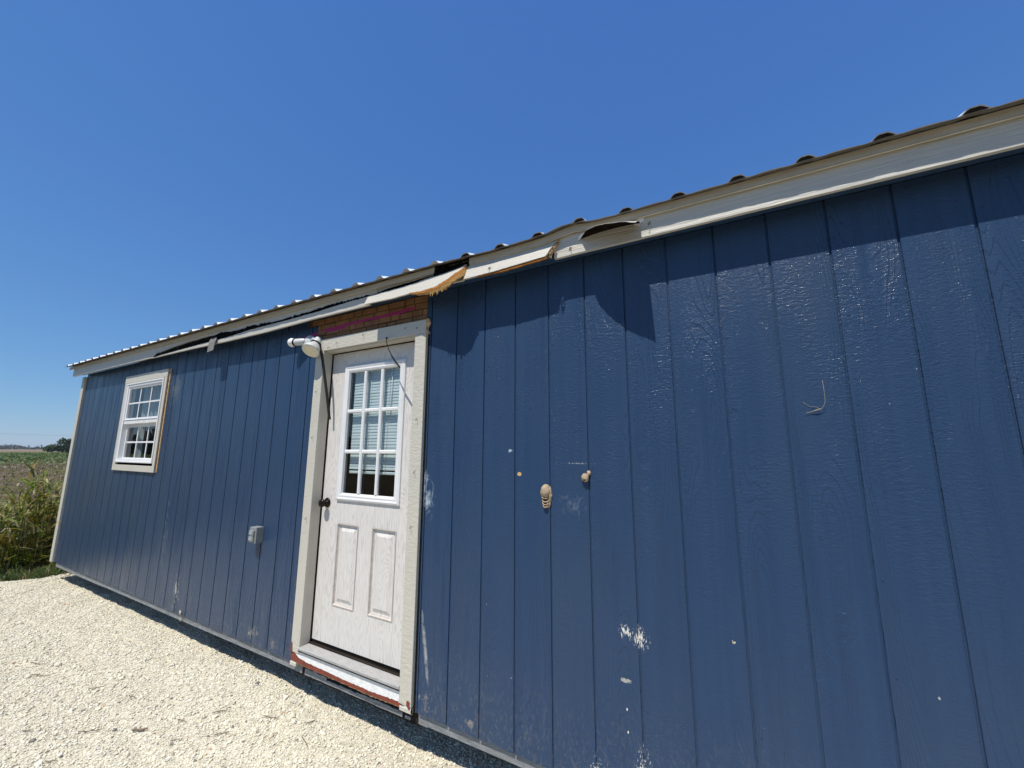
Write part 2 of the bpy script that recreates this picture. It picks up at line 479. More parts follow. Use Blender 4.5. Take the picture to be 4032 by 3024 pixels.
ORIG = {}
def part(name, mb, mat, parent, label=None):
    o_ = ORIG[parent.name]
    me = bpy.data.meshes.new(name)
    me.from_pydata([tuple(Vector(v) - o_) for v in mb.v], [], mb.f)
    me.polygons.foreach_set('use_smooth', mb.sm)
    me.materials.append(mat)
    me.update()
    ob = bpy.data.objects.new(name, me)
    C.objects.link(ob)
    ob.parent = parent
    ORIG[ob.name] = o_
    if label: ob['label'] = label
    return ob
def tag(o, label, cat, group=None, kind=None):
    if label: o['label'] = label
    if cat: o['category'] = cat
    if group: o['group'] = group
    if kind: o['kind'] = kind
    return o
def thing(name, loc, label, cat, group=None):
    o = bpy.data.objects.new(name, None)
    o.empty_display_size = .1
    o.location = loc
    C.objects.link(o)
    ORIG[o.name] = Vector(loc)
    return tag(o, label, cat, group)
def solo(name, mb, mat, loc, label, cat, group=None, kind=None):
    o_ = Vector(loc)
    me = bpy.data.meshes.new(name)
    me.from_pydata([tuple(Vector(v) - o_) for v in mb.v], [], mb.f)
    me.polygons.foreach_set('use_smooth', mb.sm)
    me.materials.append(mat)
    me.update()
    ob = bpy.data.objects.new(name, me)
    ob.location = o_
    C.objects.link(ob)
    ORIG[ob.name] = o_
    return tag(ob, label, cat, group, kind)
def np_mesh(name, V, F, mat, cols=None, smooth=False):
    """V (n,3), F (m,k) equal-size faces, cols (n,3) -> linked object"""
    me = bpy.data.meshes.new(name)
    n, m, k = len(V), len(F), F.shape[1]
    me.vertices.add(n); me.loops.add(m * k); me.polygons.add(m)
    me.vertices.foreach_set('co', np.ascontiguousarray(V, dtype=np.float32).ravel())
    me.loops.foreach_set('vertex_index', np.ascontiguousarray(F, dtype=np.int32).ravel())
    me.polygons.foreach_set('loop_start', np.arange(0, m * k, k, dtype=np.int32))
    me.polygons.foreach_set('loop_total', np.full(m, k, dtype=np.int32))
    me.polygons.foreach_set('use_smooth', np.full(m, smooth, dtype=bool))
    if cols is not None:
        a = me.color_attributes.new('Col', 'FLOAT_COLOR', 'POINT')
        a.data.foreach_set('color', np.ascontiguousarray(np.concatenate([cols, np.ones((n, 1))], 1), dtype=np.float32).ravel())
    me.materials.append(mat)
    me.update(calc_edges=True)
    ob = bpy.data.objects.new(name, me)
    C.objects.link(ob)
    return ob

def interp(x, pts):
    return float(np.interp(x, [p[0] for p in pts], [p[1] for p in pts]))
def jag(x, seed, amp, freq=60):
    return amp * (mnoise.noise(Vector((x * freq, seed * 7.3, 1.7))) + .5 * mnoise.noise(Vector((x * freq * 2.7, seed * 3.1, 9.2))))

GZ = -0.242                                             # gravel level
# ================================================================== SETTING: ground
# --- one sheet of field soil to the horizon
def graded(a, b, fine_a, fine_b, step, coarse):
    xs = list(np.arange(fine_a, fine_b + 1e-6, step))
    x, d = fine_a, step
    left = []
    while x > a:
        d = min(d * 1.35, coarse); x -= d; left.append(max(x, a))
    x, d = fine_b, step
    right = []
    while x < b:
        d = min(d * 1.35, coarse); x += d; right.append(min(x, b))
    return np.array(left[::-1] + xs + right)
def vnoise(X, Y, f, seed, oct=3):
    """cheap value noise on arrays"""
    out = np.zeros_like(X); amp = 1.0
    rr = np.random.default_rng(seed)
    for o in range(oct):
        T = rr.random((64, 64))
        xx = X * f * 2 ** o + 17.3 * o; yy = Y * f * 2 ** o + 5.1 * o
        xi = np.floor(xx).astype(int); yi = np.floor(yy).astype(int)
        fx = xx - xi; fy = yy - yi
        fx = fx * fx * (3 - 2 * fx); fy = fy * fy * (3 - 2 * fy)
        a = T[xi % 64, yi % 64]; b = T[(xi + 1) % 64, yi % 64]; c = T[xi % 64, (yi + 1) % 64]; d = T[(xi + 1) % 64, (yi + 1) % 64]
        out += amp * ((a * (1 - fx) + b * fx) * (1 - fy) + (c * (1 - fx) + d * fx) * fy - .5)
        amp *= .5
    return out
def grid_mesh(name, xs, ys, zf, mat, keep=None):
    X, Y = np.meshgrid(xs, ys, indexing='ij')
    Z = zf(X, Y)
    V = np.stack([X, Y, Z], -1).reshape(-1, 3)
    nx, ny = len(xs), len(ys)
    I = np.arange(nx * ny).reshape(nx, ny)
    F = np.stack([I[:-1, :-1], I[1:, :-1], I[1:, 1:], I[:-1, 1:]], -1).reshape(-1, 4)
    if keep is not None:
        cx = (X[:-1, :-1] + X[1:, 1:]) * .5; cy = (Y[:-1, :-1] + Y[1:, 1:]) * .5
        F = F[keep(cx, cy).ravel()]
    return np_mesh(name, V, F, mat, smooth=True)

def soil_z(X, Y):
    r = np.hypot(X, Y)
    clod = vnoise(X, Y, 1.7, 3, 3) * .16 * np.clip((-X - 8.5) / 4, 0, 1) * np.clip(1.4 - r / 90, 0, 1)
    return -0.325 + clod
ground = grid_mesh('ground', graded(-4200, 4200, -60, 12, .45, 500), graded(-4200, 4200, -10, 40, .45, 500), soil_z, MAT['ground'])
tag(ground, None, None, kind='structure')

def edge_x(y):
    return -6.95 + .10 * np.sin(y * 2.1) - .10 * y + .12 * np.sin(y * 5.3 + 1)
def gravel_z(X, Y):
    z = GZ + vnoise(X, Y, 1.3, 11, 3) * .040 + vnoise(X, Y, 9, 12, 3) * .016
    z = z - .06 * np.clip((edge_x(Y) + .5 - X) / .5, 0, 1)
    return z
gxs = graded(-7.6, 14, -7.6, 2.6, .022, .6)
gys = graded(-2.5, 4.2, -2.1, .55, .022, .6)
gravel_pad = grid_mesh('gravel', gxs, gys, gravel_z, MAT['gravel'], keep=lambda x, y: x > edge_x(y))
tag(gravel_pad, None, None, kind='structure')

# --- loose limestone chips on the pad (nobody could count them)
def ico():
    t = (1 + 5 ** .5) / 2
    v = np.array([(-1, t, 0), (1, t, 0), (-1, -t, 0), (1, -t, 0), (0, -1, t), (0, 1, t), (0, -1, -t), (0, 1, -t), (t, 0, -1), (t, 0, 1), (-t, 0, -1), (-t, 0, 1)], float)
    v /= np.linalg.norm(v[0])
    f = np.array([(0, 11, 5), (0, 5, 1), (0, 1, 7), (0, 7, 10), (0, 10, 11), (1, 5, 9), (5, 11, 4), (11, 10, 2), (10, 7, 6), (7, 1, 8), (3, 9, 4), (3, 4, 2), (3, 2, 6), (3, 6, 8), (3, 8, 9), (4, 9, 5), (2, 4, 11), (6, 2, 10), (8, 6, 7), (9, 8, 1)])
    return v, f
IV, IF = ico()
def stones(n, xr, yr, s0, s1, seed):
    r = np.random.default_rng(seed)
    x = r.uniform(*xr, n); y = r.uniform(*yr, n)
    k = x > edge_x(y) + .02
    x, y = x[k], y[k]; n = len(x)
    s = s0 + (s1 - s0) * r.random(n) ** 3
    z = gravel_z(x, y) + s * .40
    P = IV[None] * (1 + r.normal(0, .22, (n, 12, 1)))
    P = P * (s[:, None] * np.stack([r.uniform(.7, 1.5, n), r.uniform(.7, 1.2, n), r.uniform(.45, .85, n)], 1))[:, None, :]
    a = r.uniform(0, 6.283, n); ca, sa = np.cos(a), np.sin(a)
    b = r.normal(0, .35, n); cb, sb = np.cos(b), np.sin(b)
    px = P[..., 0]; py = P[..., 1]; pz = P[..., 2]
    px, pz = px * cb[:, None] + pz * sb[:, None], -px * sb[:, None] + pz * cb[:, None]
    qx = px * ca[:, None] - py * sa[:, None]; qy = px * sa[:, None] + py * ca[:, None]
    V = np.stack([qx + x[:, None], qy + y[:, None], pz + z[:, None]], -1).reshape(-1, 3)
    F = (IF[None] + (np.arange(n) * 12)[:, None, None]).reshape(-1, 3)
    base = np.array([.82, .77, .62])
    t = r.random(n)
    col = base[None] * (0.80 + .27 * r.random((n, 1)))
    grey = t < .03
    col[grey] = np.array([.33, .30, .27]) * (.6 + .8 * r.random((grey.sum(), 1)))
    pale = t > .82
    col[pale] = np.array([.80, .76, .65])
    rust = (t > .05) & (t < .058)
    col[rust] = np.array([.50, .33, .20])
    return V, F, np.repeat(np.clip(col, 0, .85), 12, 0)
parts_ = [stones(105000, (-7.2, 1.4), (-1.3, .30), .0028, .0088, 1), stones(12000, (-7.2, 2.6), (-2.3, .5), .004, .011, 2), stones(500, (-7.2, 1.6), (-1.5, .3), .010, .017, 3)]
off = 0; VV = []; FF = []; CC = []
for V, F, c in parts_:
    VV.append(V); FF.append(F + off); CC.append(c); off += len(V)
chips = np_mesh('gravel_chips', np.concatenate(VV), np.concatenate(FF), MAT['stone'], np.concatenate(CC))
tag(chips, 'loose pale limestone chips covering the gravel pad along the shed', 'gravel', kind='stuff')

# ================================================================== SHED
shed = thing('shed', (-1.1, 1.8, GZ), 'long navy blue wooden shed with torn cream fascia and white door', 'shed')
S8 = .2032
XL, XR = -6.10, 4.05
WH = 2.437
def subtract(rect, holes):
    out = [rect]
    for hx0, hx1, hz0, hz1 in holes:
        nxt = []
        for x0, x1, z0, z1 in out:
            if hx1 <= x0 or hx0 >= x1 or hz1 <= z0 or hz0 >= z1:
                nxt.append((x0, x1, z0, z1)); continue
            if hx0 > x0: nxt.append((x0, hx0, z0, z1))
            if hx1 < x1: nxt.append((hx1, x1, z0, z1))
            a, b = max(x0, hx0), min(x1, hx1)
            if hz0 > z0: nxt.append((a, b, z0, hz0))
            if hz1 < z1: nxt.append((a, b, hz1, z1))
        out = nxt
    return out
HOLES = [(-1.112, -.013, -1, 2.27), (-1.148, -.040, 2.25, 3), (-1.275, -1.148, 2.386, 3), (-4.62, -3.605, 1.235, 2.235)]
for k in range(-30, 20):
    g = .0042
    x0, x1 = S8 * k + g, S8 * (k + 1) - g
    for (a, b, c, d) in subtract((max(x0, XL), min(x1, XR), 0.0 + random.uniform(-.002, .001), WH), HOLES):
        if b - a < .006 or d - c < .02: continue
        part('siding_board', MB().box(a, b, 0, .012, c, d, .0012), MAT['siding'], shed)
bk = MB()
for (a, b, c, d) in subtract((XL, XR, 0.004, WH), [(-1.112, -.013, -1, 2.27), (-4.62, -3.605, 1.235, 2.235)]):
    bk.box(a, b, .0068, .0117, c, d)
part('groove_backing', bk, MAT['siding'], shed)

# interior shell
part('inner_floor', MB().box(-6.05, 4.0, .10, 3.55, -.06, -.02), MAT['interior'], shed)
part('back_wall', MB().box(-6.1, 4.05, 3.60, 3.65, -.06, 2.44), MAT['siding'], shed)
for gx in (XL - .012, XR):
    vs = [(gx, .013, -.01), (gx, 3.6, -.01), (gx, 3.6, 2.44), (gx, 1.8, 3.06), (gx, .013, 2.44)]
    vs += [(v[0] + .012, v[1], v[2]) for v in vs]
    gw = MB().add(vs, [(0, 1, 2, 3, 4), (9, 8, 7, 6, 5)] + [(i, (i + 1) % 5, (i + 1) % 5 + 5, i + 5) for i in range(5)])
    part('gable_wall', gw, MAT['siding'], shed)
part('inner_lining', MB().box(-6.05, 4.0, 2.2, 2.22, -.02, 2.44).box(-6.05, 4.0, .12, 2.2, 2.455, 2.47), MAT['interior'], shed)

# corner trim
part('corner_trim', MB().box(-6.20, -6.112, -.020, -.0005, -.005, 2.40, .003).box(-6.20, -6.113, 0, .08, -.005, 2.40), MAT['greige'], shed)

# rim, skids
x = -6.08
while x < 4.0:
    x2 = min(x + random.uniform(.9, 1.6), 4.0)
    if not (x2 > -1.10 and x < -.02):
        part('rim_board', MB().box(x, x2 - .002, .0165, .05, -.058 + random.uniform(-.003, .003), 0.02), MAT['rim'], shed)
    else:
        if x < -1.10: part('rim_board', MB().box(x, -1.102, .0165, .05, -.058, .02), MAT['rim'], shed)
        if x2 > -.0: part('rim_board', MB().box(.0, x2 - .002, .0165, .05, -.06, .02), MAT['rim'], shed)
    x = x2
for a, b, zt in ((-1.10, -1.03, -.012), (-1.0, -.78, -.022), (-.78, -.50, -.038), (-.50, -.12, -.034), (-.10, -.06, -.045)):
    N = 10
    A = [(a + (b - a) * i / N, .0155, zt + jag(a + i * .03, 4, .006)) for i in range(N + 1)]
    B = [(p[0], .0155, -.060 + jag(p[0], 5, .003)) for p in A]
    part('rim_fragment', MB().strip(A, B, (0, .01, 0)), MAT['rim'], shed)
part('rim_core', MB().box(-1.102, .0, .022, .05, -.075, .012), MAT['skid'], shed)
part('skid', MB().box(-6.0, 4.0, .48, .58, -.235, -.062), MAT['skid'], shed)
part('skid', MB().box(-6.0, 4.0, 1.3, 1.4, -.235, -.062), MAT['skid'], shed)
part('skid', MB().box(-6.0, 4.0, 2.6, 2.7, -.235, -.062), MAT['skid'], shed)

# ------------------------------------------------------------------ eave
def bow(x):                                             # the eave is pushed up where it was hit
    return .016 * math.exp(-((x - .99) / .10) ** 2) - .006 * math.exp(-((x - .55) / .25) ** 2)
FY = -.103
# intact fascia, left
def slab(name, xs, ztop, zbot, y0, y1, mat, label=None, jt=0, jb=0, seed=1, ytop=None):
    A = []; B = []
    for x in xs:
        zt = ztop(x) + (jag(x, seed, jt) if jt else 0); zb = zbot(x) + (jag(x, seed + 1, jb) if jb else 0)
        zt = max(zt, zb + .001)
        A.append((x, y0(x, zt), zt)); B.append((x, y0(x, zb), zb))
    return part(name, MB().strip(A, B, (0, y1, 0)), mat, shed, label)
flat = lambda v: (lambda x, z: v)
lin = lambda a, b, n: list(np.linspace(a, b, n))
ztop = lambda x: 2.512 + bow(x)
upcut = [(-6.26, 2.404), (-3.80, 2.404), (-3.72, 2.432), (-3.35, 2.462), (-2.96, 2.478), (-2.5, 2.478), (-1.97, 2.462), (-1.5, 2.458), (-1.1, 2.468), (-.85, 2.478), (-.40, 2.476)]
slab('fascia_board', [-6.26] + lin(-3.85, -.40, 110), ztop, lambda x: interp(x, upcut), flat(FY), .018, MAT['fascia'],
     'long left fascia board split along its lower edge', jb=.0045, seed=3)
lowtop = [(-3.82, 2.400), (-3.6, 2.404), (-3.17, 2.414), (-2.6, 2.421), (-2.26, 2.424), (-1.9, 2.440), (-1.4, 2.442), (-1.0, 2.450), (-.69, 2.464), (-.47, 2.468)]
lowbot = [(-3.82, 2.396), (-3.1, 2.394), (-2.25, 2.386), (-1.7, 2.386), (-1.1, 2.400), (-.47, 2.405)]
slab('fascia_board', lin(-3.82, -.472, 110), lambda x: interp(x, lowtop), lambda x: interp(x, lowbot), flat(FY - .001), .018, MAT['fascia'],
     'narrow lower strip split off the left fascia', jt=.003, seed=5)
# raw fibre glimpsed in the crack + black felt
slab('torn_fibre', lin(-2.05, -.45, 60), lambda x: interp(x, upcut) + .004, lambda x: interp(x, lowtop) - .006, flat(FY + .010), .01, MAT['brownwood'])
blackbot = lambda x: interp(x, [(-3.76, 2.400), (-3.6, 2.408), (-3.1, 2.416), (-2.6, 2.424), (-1.9, 2.440), (-1.4, 2.444), (-.85, 2.462), (-.47, 2.468), (-.3, 2.468), (.07, 2.470), (.36, 2.484)])
blackth = [(-3.77, .002), (-3.7, .026), (-3.45, .024), (-3.25, .018), (-3.12, .034), (-2.98, .022), (-2.86, .020), (-2.75, .040), (-2.6, .034), (-2.5, .040), (-2.40, .056), (-2.3, .040), (-2.1, .024), (-1.98, .034), (-1.85, .026), (-1.72, .026), (-1.6, .012), (-1.45, .009), (-1.3, .016), (-1.1, .010), (-.9, .016), (-.7, .010), (-.46, .012)]
def blacktop(x):
    return blackbot(x) + interp(x, blackth) + .009 * mnoise.noise(Vector((x * 26, 2.2, 0)))
slab('torn_felt', lin(-3.76, -.46, 260), blacktop, blackbot, flat(FY - .004), .006, MAT['felt'], jt=.016, jb=.004, seed=9)
for rx_, rl, rw in ((-3.05, .030, .020), (-2.83, .042, .008), (-2.70, .022, .05), (-2.02, .050, .007), (-1.40, .018, .030), (-1.98, .016, .03)):
    part('felt_rag', MB().strip([(rx_ - rw / 2, FY + .024, 2.412), (rx_, FY + .022, 2.414), (rx_ + rw / 2, FY + .024, 2.412)], [(rx_ - rw * .3, FY + .020, 2.375 - rl * .6), (rx_ + rw * .1, FY + .020, 2.375 - rl), (rx_ + rw * .3, FY + .020, 2.375 - rl * .5)], (0, .002, 0)), MAT['felt'], shed)
# remains of the upper fascia and felt over the door's right half
slab('fascia_remnant', lin(-.398, .11, 30), lambda x: 2.512, lambda x: interp(x, [(-.4, 2.482), (-.3, 2.492), (-.13, 2.496), (.11, 2.500)]), flat(FY + .004), .012, MAT['fascia'], jb=.004, seed=13)
slab('torn_felt', lin(-.44, .10, 60), lambda x: interp(x, [(-.44, 2.488), (-.3, 2.494), (-.05, 2.497), (.1, 2.503)]), lambda x: 2.44, flat(-.098), .006, MAT['felt'], jt=.005, seed=15)
slab('torn_felt', lin(.100, .362, 50), lambda x: interp(x, [(.10, 2.520), (.15, 2.530), (.2, 2.528), (.235, 2.518), (.3, 2.522), (.362, 2.514)]),
     lambda x: interp(x, [(.1, 2.465), (.25, 2.478), (.362, 2.488)]), flat(-.118), .010, MAT['felt'], 'black felt bulging through the gap in the drip edge', jt=.004, jb=.004, seed=17)
# displaced, tilted boards (pushed out at the bottom)
tilt = lambda x, z: -.110 - .35 * (2.50 - z)
b1top = [(-.47, 2.462), (-.25, 2.464), (-.05, 2.470), (.07, 2.482), (.155, 2.484), (.23, 2.490), (.30, 2.496), (.346, 2.508)]
up = [(-.066, -.148, 2.393), (-.041, -.150, 2.392), (.042, -.158, 2.382), (.166, -.172, 2.382), (.223, -.180, 2.393), (.269, -.182, 2.408), (.301, -.170, 2.433), (.325, -.150, 2.457), (.353, -.115, 2.502)]
lo = [(-.068, -.136, 2.3925), (.028, -.150, 2.359), (.106, -.165, 2.349), (.173, -.178, 2.342), (.244, -.188, 2.350), (.303, -.186, 2.372), (.344, -.160, 2.411), (.357, -.100, 2.486)]
b1bot = [(-.47, 2.394), (-.21, 2.386), (-.066, 2.3915)] + [(a, c) for a, b, c in up[1:]]
b1y = [(-.47, -.147), (-.21, -.150)] + [(a, b) for a, b, c in up]
def t1(x, z):
    zt = interp(x, b1top); zb = interp(x, b1bot)
    k = max(0, min(1, (zt - z) / max(.004, zt - zb)))
    return -.116 * (1 - k) + interp(x, b1y) * k
slab('displaced_fascia_board', lin(-.47, .350, 64), lambda x: interp(x, b1top), lambda x: interp(x, b1bot), t1, .014, MAT['fascia'],
     'sunlit fascia length knocked outward above the door', jt=.003, jb=.0015, seed=21)
def refine(P, n):
    t = np.linspace(0, len(P) - 1, n); P = np.array(P)
    return [tuple(np.interp(q, np.arange(len(P)), P[:, i]) for i in range(3)) for q in t]
U = refine(up, 90); L = refine(lo, 90)
U = [(a, b - .001, c + jag(a, 31, .003, 90)) for a, b, c in U]
Mid = [((a + d) / 2, (b + e) / 2 - .006, (c + f) / 2 - .002) for (a, b, c), (d, e, f) in zip(U, L)]
L = [(a, b - .006 * max(0, mnoise.noise(Vector((a * 60, 3, 3)))), c + jag(a, 33, .007, 60) + jag(a, 34, .005, 190) - .016 * math.exp(-((a - .25) / .035) ** 2) * abs(mnoise.noise(Vector((a * 90, 4, 4)))) * 2) for a, b, c in L]
rim_m = MB().strip(Mid, L, (.004, .012, .004))
rs = random.Random(12)
for i in range(8):
    q = L[int(rs.uniform(4, 84))]
    wq = rs.uniform(.006, .022); hq = rs.uniform(.006, .020) * (1.3 if .12 < q[0] < .30 else .8)
    dx = rs.uniform(-.004, .006); dy = -rs.uniform(0, .010)
    rim_m.add([(q[0] - wq / 2, q[1], q[2] + .004), (q[0] + wq / 2, q[1], q[2] + .004), (q[0] + dx, q[1] + dy, q[2] - hq), (q[0], q[1] + .005, q[2] + .002)], [(0, 2, 1), (0, 3, 2), (1, 2, 3)])
part('torn_rim', rim_m, MAT['orangetan'], shed)
part('torn_end', MB().strip(U, Mid, (.004, .012, .002)), MAT['orange'], shed, 'curved raw orange break on the end of the displaced fascia')
b2top = [(.24, 2.500), (.38, 2.512), (.60, 2.516), (.90, 2.520), (.925, 2.522)]
b2bot = [(.24, 2.402), (.39, 2.400), (.55, 2.403), (.862, 2.420), (.88, 2.462), (.90, 2.486), (.918, 2.512), (.925, 2.520)]
t2 = lambda x, z: tilt(x, z) + .012 * (1 if x < .34 else 0)
slab('displaced_fascia_board', lin(.24, .925, 60), lambda x: interp(x, b2top), lambda x: interp(x, b2bot), t2, .016, MAT['fascia'],
     'sunlit fascia length knocked outward with a splintered right end', jb=.0015, seed=23)
slab('torn_underside', lin(.43, .862, 40), lambda x: interp(x, [(.43, 2.401), (.862, 2.419)]), lambda x: interp(x, [(.43, 2.398), (.60, 2.392), (.862, 2.408)]), lambda x, z: tilt(x, z) + .008, .012, MAT['orange'], jb=.003, seed=25)
# splintered break between board two and the sound fascia
brk = MB()
rr = random.Random(5)
for i in range(46):
    t = i / 45
    bx = .864 + (.93 - .864) * t; bz = 2.412 + (2.520 - 2.412) * t
    w = .020 * (1 - t) + .004
    for j in range(2):
        x0 = bx + rr.uniform(-.004, w); z0 = bz + rr.uniform(-.006, .006); y0 = tilt(0, bz) + rr.uniform(-.003, .012)
        s_ = rr.uniform(.003, .009)
        brk.add([(x0, y0, z0), (x0 + s_, y0 - rr.uniform(0, .005), z0 + s_ * .3), (x0 + s_ * .6, y0 + .004, z0 + s_ * 1.2), (x0 + s_ * .4, y0 + .010, z0 - s_ * .6)],
                [(0, 1, 2), (0, 3, 1), (1, 3, 2), (0, 2, 3)])
part('splintered_end', brk, MAT['tan'], shed, 'splintered tan break beside the peeled flap')
# sound fascia, right of the break, with the peeled flap
slab('fascia_board', [.895] + lin(.91, 1.03, 14) + lin(1.06, 4.15, 20), lambda x: 2.528 + bow(x) * .5, lambda x: 2.412 + .0008 * jag(x, 2, 1, 9), flat(FY), .018, MAT['fascia'],
     'long sound fascia board right of the break')
hinge = [(1.042, -.1045, 2.486), (1.096, -.106, 2.492), (1.15, -.106, 2.495), (1.21, -.106, 2.496), (1.27, -.106, 2.494), (1.331, -.106, 2.488)]
outer = [(1.040, -.109, 2.4835), (1.090, -.176, 2.479), (1.15, -.209, 2.468), (1.205, -.230, 2.452), (1.27, -.243, 2.434), (1.338, -.250, 2.410)]
H = refine(hinge, 24); O = refine(outer, 24)
O = [(a, b + jag(a, 41, .003), c + jag(a, 43, .003)) for a, b, c in O]
mids = [((h[0] + o[0]) / 2, (h[1] + o[1]) / 2, (h[2] + o[2]) / 2 + .006) for h, o in zip(H, O)]
fl = MB().strip(H, mids, (0, 0, .0016)).strip(mids, O, (0, 0, .0016))
part('peeled_flap', fl, MAT['fascia'], shed, 'cream face layer of the fascia peeled out like a flap')
fu = MB().strip([(a, b, c - .0015) for a, b, c in H], [(a, b, c - .0015) for a, b, c in mids], (0, 0, -.003)).strip([(a, b, c - .0015) for a, b, c in mids], [(a, b + .0005, c - .0012) for a, b, c in O], (0, 0, -.003))
part('flap_underside', fu, MAT['flapwood'], shed)
for fa, fb, fth in (([(1.318, -.1055, 2.508), (1.336, -.1065, 2.514), (1.358, -.1055, 2.520)], [(1.322, -.1055, 2.484), (1.334, -.1065, 2.484), (1.346, -.1055, 2.489)], (0, -.002, 0)),
    ([(1.302, -.110, 2.490), (1.318, -.112, 2.492), (1.333, -.109, 2.490)], [(1.306, -.108, 2.478), (1.320, -.112, 2.474), (1.331, -.108, 2.470)], (0, -.003, 0)),
    ([(1.030, -.110, 2.492), (1.045, -.114, 2.500), (1.060, -.116, 2.506)], [(1.028, -.106, 2.480), (1.040, -.110, 2.480), (1.050, -.112, 2.486)], (0, -.003, 0))):
    part('paint_flake', MB().strip(fa, fb, fth), MAT['white_chip'], shed)
for nx, nz, dn in ((.985, 2.446, .020), (1.372, 2.470, .016), (.52, 2.430, .014)):
    yy = FY - .001 if nx > .9 else tilt(nx, nz) - .001
    part('bent_nail', MB().tube([(nx, yy, nz), (nx + .002, yy - .012, nz + .002), (nx - .003, yy - .016, nz - dn)], .0016, 5), MAT['nail'], shed)
    part('torn_fibre', MB().strip([(nx - .010, yy - .0008, nz + .008), (nx, yy - .003, nz + .004), (nx + .009, yy - .0008, nz + .010)], [(nx - .006, yy - .001, nz - .002), (nx, yy - .004, nz - .009), (nx + .005, yy - .001, nz)], (0, .0006, 0)), MAT['tan'], shed)
# soffit and sub-fascia
part('soffit', MB().box(-6.25, 4.1, -.084, -.002, 2.4385, 2.446), MAT['siding'], shed)
part('sub_fascia', MB().box(-6.24, 4.1, -.083, -.06, 2.448, 2.515), MAT['skid'], shed)

# drip edge (two lengths, gap over the door's right jamb)
def drip(xa, xb, n, label):
    A = []; B = []
    for x in lin(xa, xb, n):
        zz = 2.540 + bow(x) * 1.2 + (.003 if x > 1.0 else 0)
        A.append((x, -.118, zz)); B.append((x, -.1185, zz - .034))
    m = MB().strip(A, B, (0, .012, 0))
    Bk = [(p[0], -.130, p[2] - .006) for p in B]
    m.strip([(p[0], -.1185, p[2] + .0005) for p in B], [(p[0], -.1215, p[2] - .004) for p in B], (0, .010, 0))
    return part('drip_edge', m, MAT['drip'], shed, label)
drip(-6.385, .104, 60, 'tan metal drip edge on the left part of the eave')
drip(.366, 4.2, 90, 'tan metal drip edge on the right part of the eave')
slab('foam_closure', lin(-6.38, 4.1, 160), lambda x: 2.5395 + bow(x) * 1.2, lambda x: 2.532 + bow(x) * 1.2, flat(-.112), .05, MAT['felt'])

# roof sheets: ribs 229 mm apart
SL = 1 / 3.0
RP = [(-.1143, .0035), (-.085, .003), (-.052, 0), (-.034, .004), (-.020, .019), (-.012, .0235), (.012, .0235), (.020, .019), (.034, .004), (.052, 0), (.085, .003)]
def rib_sheet(xa, ribs, y_e, first):
    xs = [xa + .1143]; hs = [.0035]
    for i in range(ribs):
        cx_ = xa - i * .2286
        for dx, h in RP[::-1]:
            xs.append(cx_ + dx); hs.append(h)
    ys = [0, .35, .9, 1.5, 1.95]
    m = MB(); n = len(xs); vs = []
    for j, t in enumerate(ys):
        for x, h in zip(xs, hs):
            ye = -float(np.interp(x, [-6, -1, .5, 1.3, 2.0, 2.6, 4], [.170, .165, .155, .150, .158, .164, .170]))
            wav = .0025 * mnoise.noise(Vector((x * 9, t * 2, 3))) + (bow(x) * 1.3 * max(0, 1 - t / .6))
            if t == 0 and .86 < x < 1.4: wav += .004 * mnoise.noise(Vector((x * 25, 1, 1)))
            vs.append((x, ye + t, 2.5335 + t * SL + h + wav))
    top = len(vs)
    vs += [(vs[q][0], vs[q][1], vs[q][2] - .0018 - hs[q % n] * .80) for q in range(top)]
    fs = []
    for j in range(len(ys) - 1):
        for i in range(n - 1):
            q = (j * n + i, j * n + i + 1, (j + 1) * n + i + 1, (j + 1) * n + i)
            fs.append(q[::-1]); fs.append(tuple(k + top for k in q))
    for i in range(n - 1): fs.append((i, i + 1, i + 1 + top, i + top))
    for j in range(len(ys) - 1):
        fs.append((j * n, (j + 1) * n, (j + 1) * n + top, j * n + top)); fs.append((j * n + n - 1, j * n + n - 1 + top, (j + 1) * n + n - 1 + top, (j + 1) * n + n - 1))
    m.add(vs, fs)
    ob = part('roof_sheet', m, MAT['roof'], shed)
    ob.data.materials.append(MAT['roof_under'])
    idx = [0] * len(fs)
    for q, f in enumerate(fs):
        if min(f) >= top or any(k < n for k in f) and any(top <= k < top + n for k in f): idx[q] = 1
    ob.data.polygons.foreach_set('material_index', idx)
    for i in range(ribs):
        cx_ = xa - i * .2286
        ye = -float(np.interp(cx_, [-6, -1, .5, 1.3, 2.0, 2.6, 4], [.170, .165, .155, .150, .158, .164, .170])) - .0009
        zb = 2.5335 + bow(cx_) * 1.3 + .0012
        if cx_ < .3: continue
        prof = [(-.030, .0015), (-.019, .012), (-.011, .0165), (.011, .0165), (.019, .012), (.030, .0015)]  # thin black face over the rib end, standing for its shaded hollow
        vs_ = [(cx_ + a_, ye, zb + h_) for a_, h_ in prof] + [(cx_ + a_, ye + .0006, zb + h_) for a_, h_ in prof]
        part('rib_hollow_shade', MB().add(vs_, [tuple(range(6))] + [(q_, q_ + 6, (q_ + 1) % 6 + 6, (q_ + 1) % 6) for q_ in range(6)]), MAT['felt'], shed)
    return ob
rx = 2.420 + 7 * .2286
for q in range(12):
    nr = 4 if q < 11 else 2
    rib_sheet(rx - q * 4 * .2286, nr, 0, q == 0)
part('rear_roof', MB().add([(-6.42, 1.79, 3.19), (4.2, 1.79, 3.19), (4.2, 3.8, 2.54), (-6.42, 3.8, 2.54), (-6.42, 1.79, 3.17), (4.2, 1.79, 3.17), (4.2, 3.8, 2.52), (-6.42, 3.8, 2.52)],
     [(0, 1, 2, 3), (7, 6, 5, 4), (0, 4, 5, 1), (1, 5, 6, 2), (2, 6, 7, 3), (3, 7, 4, 0)]), MAT['roof'], shed)
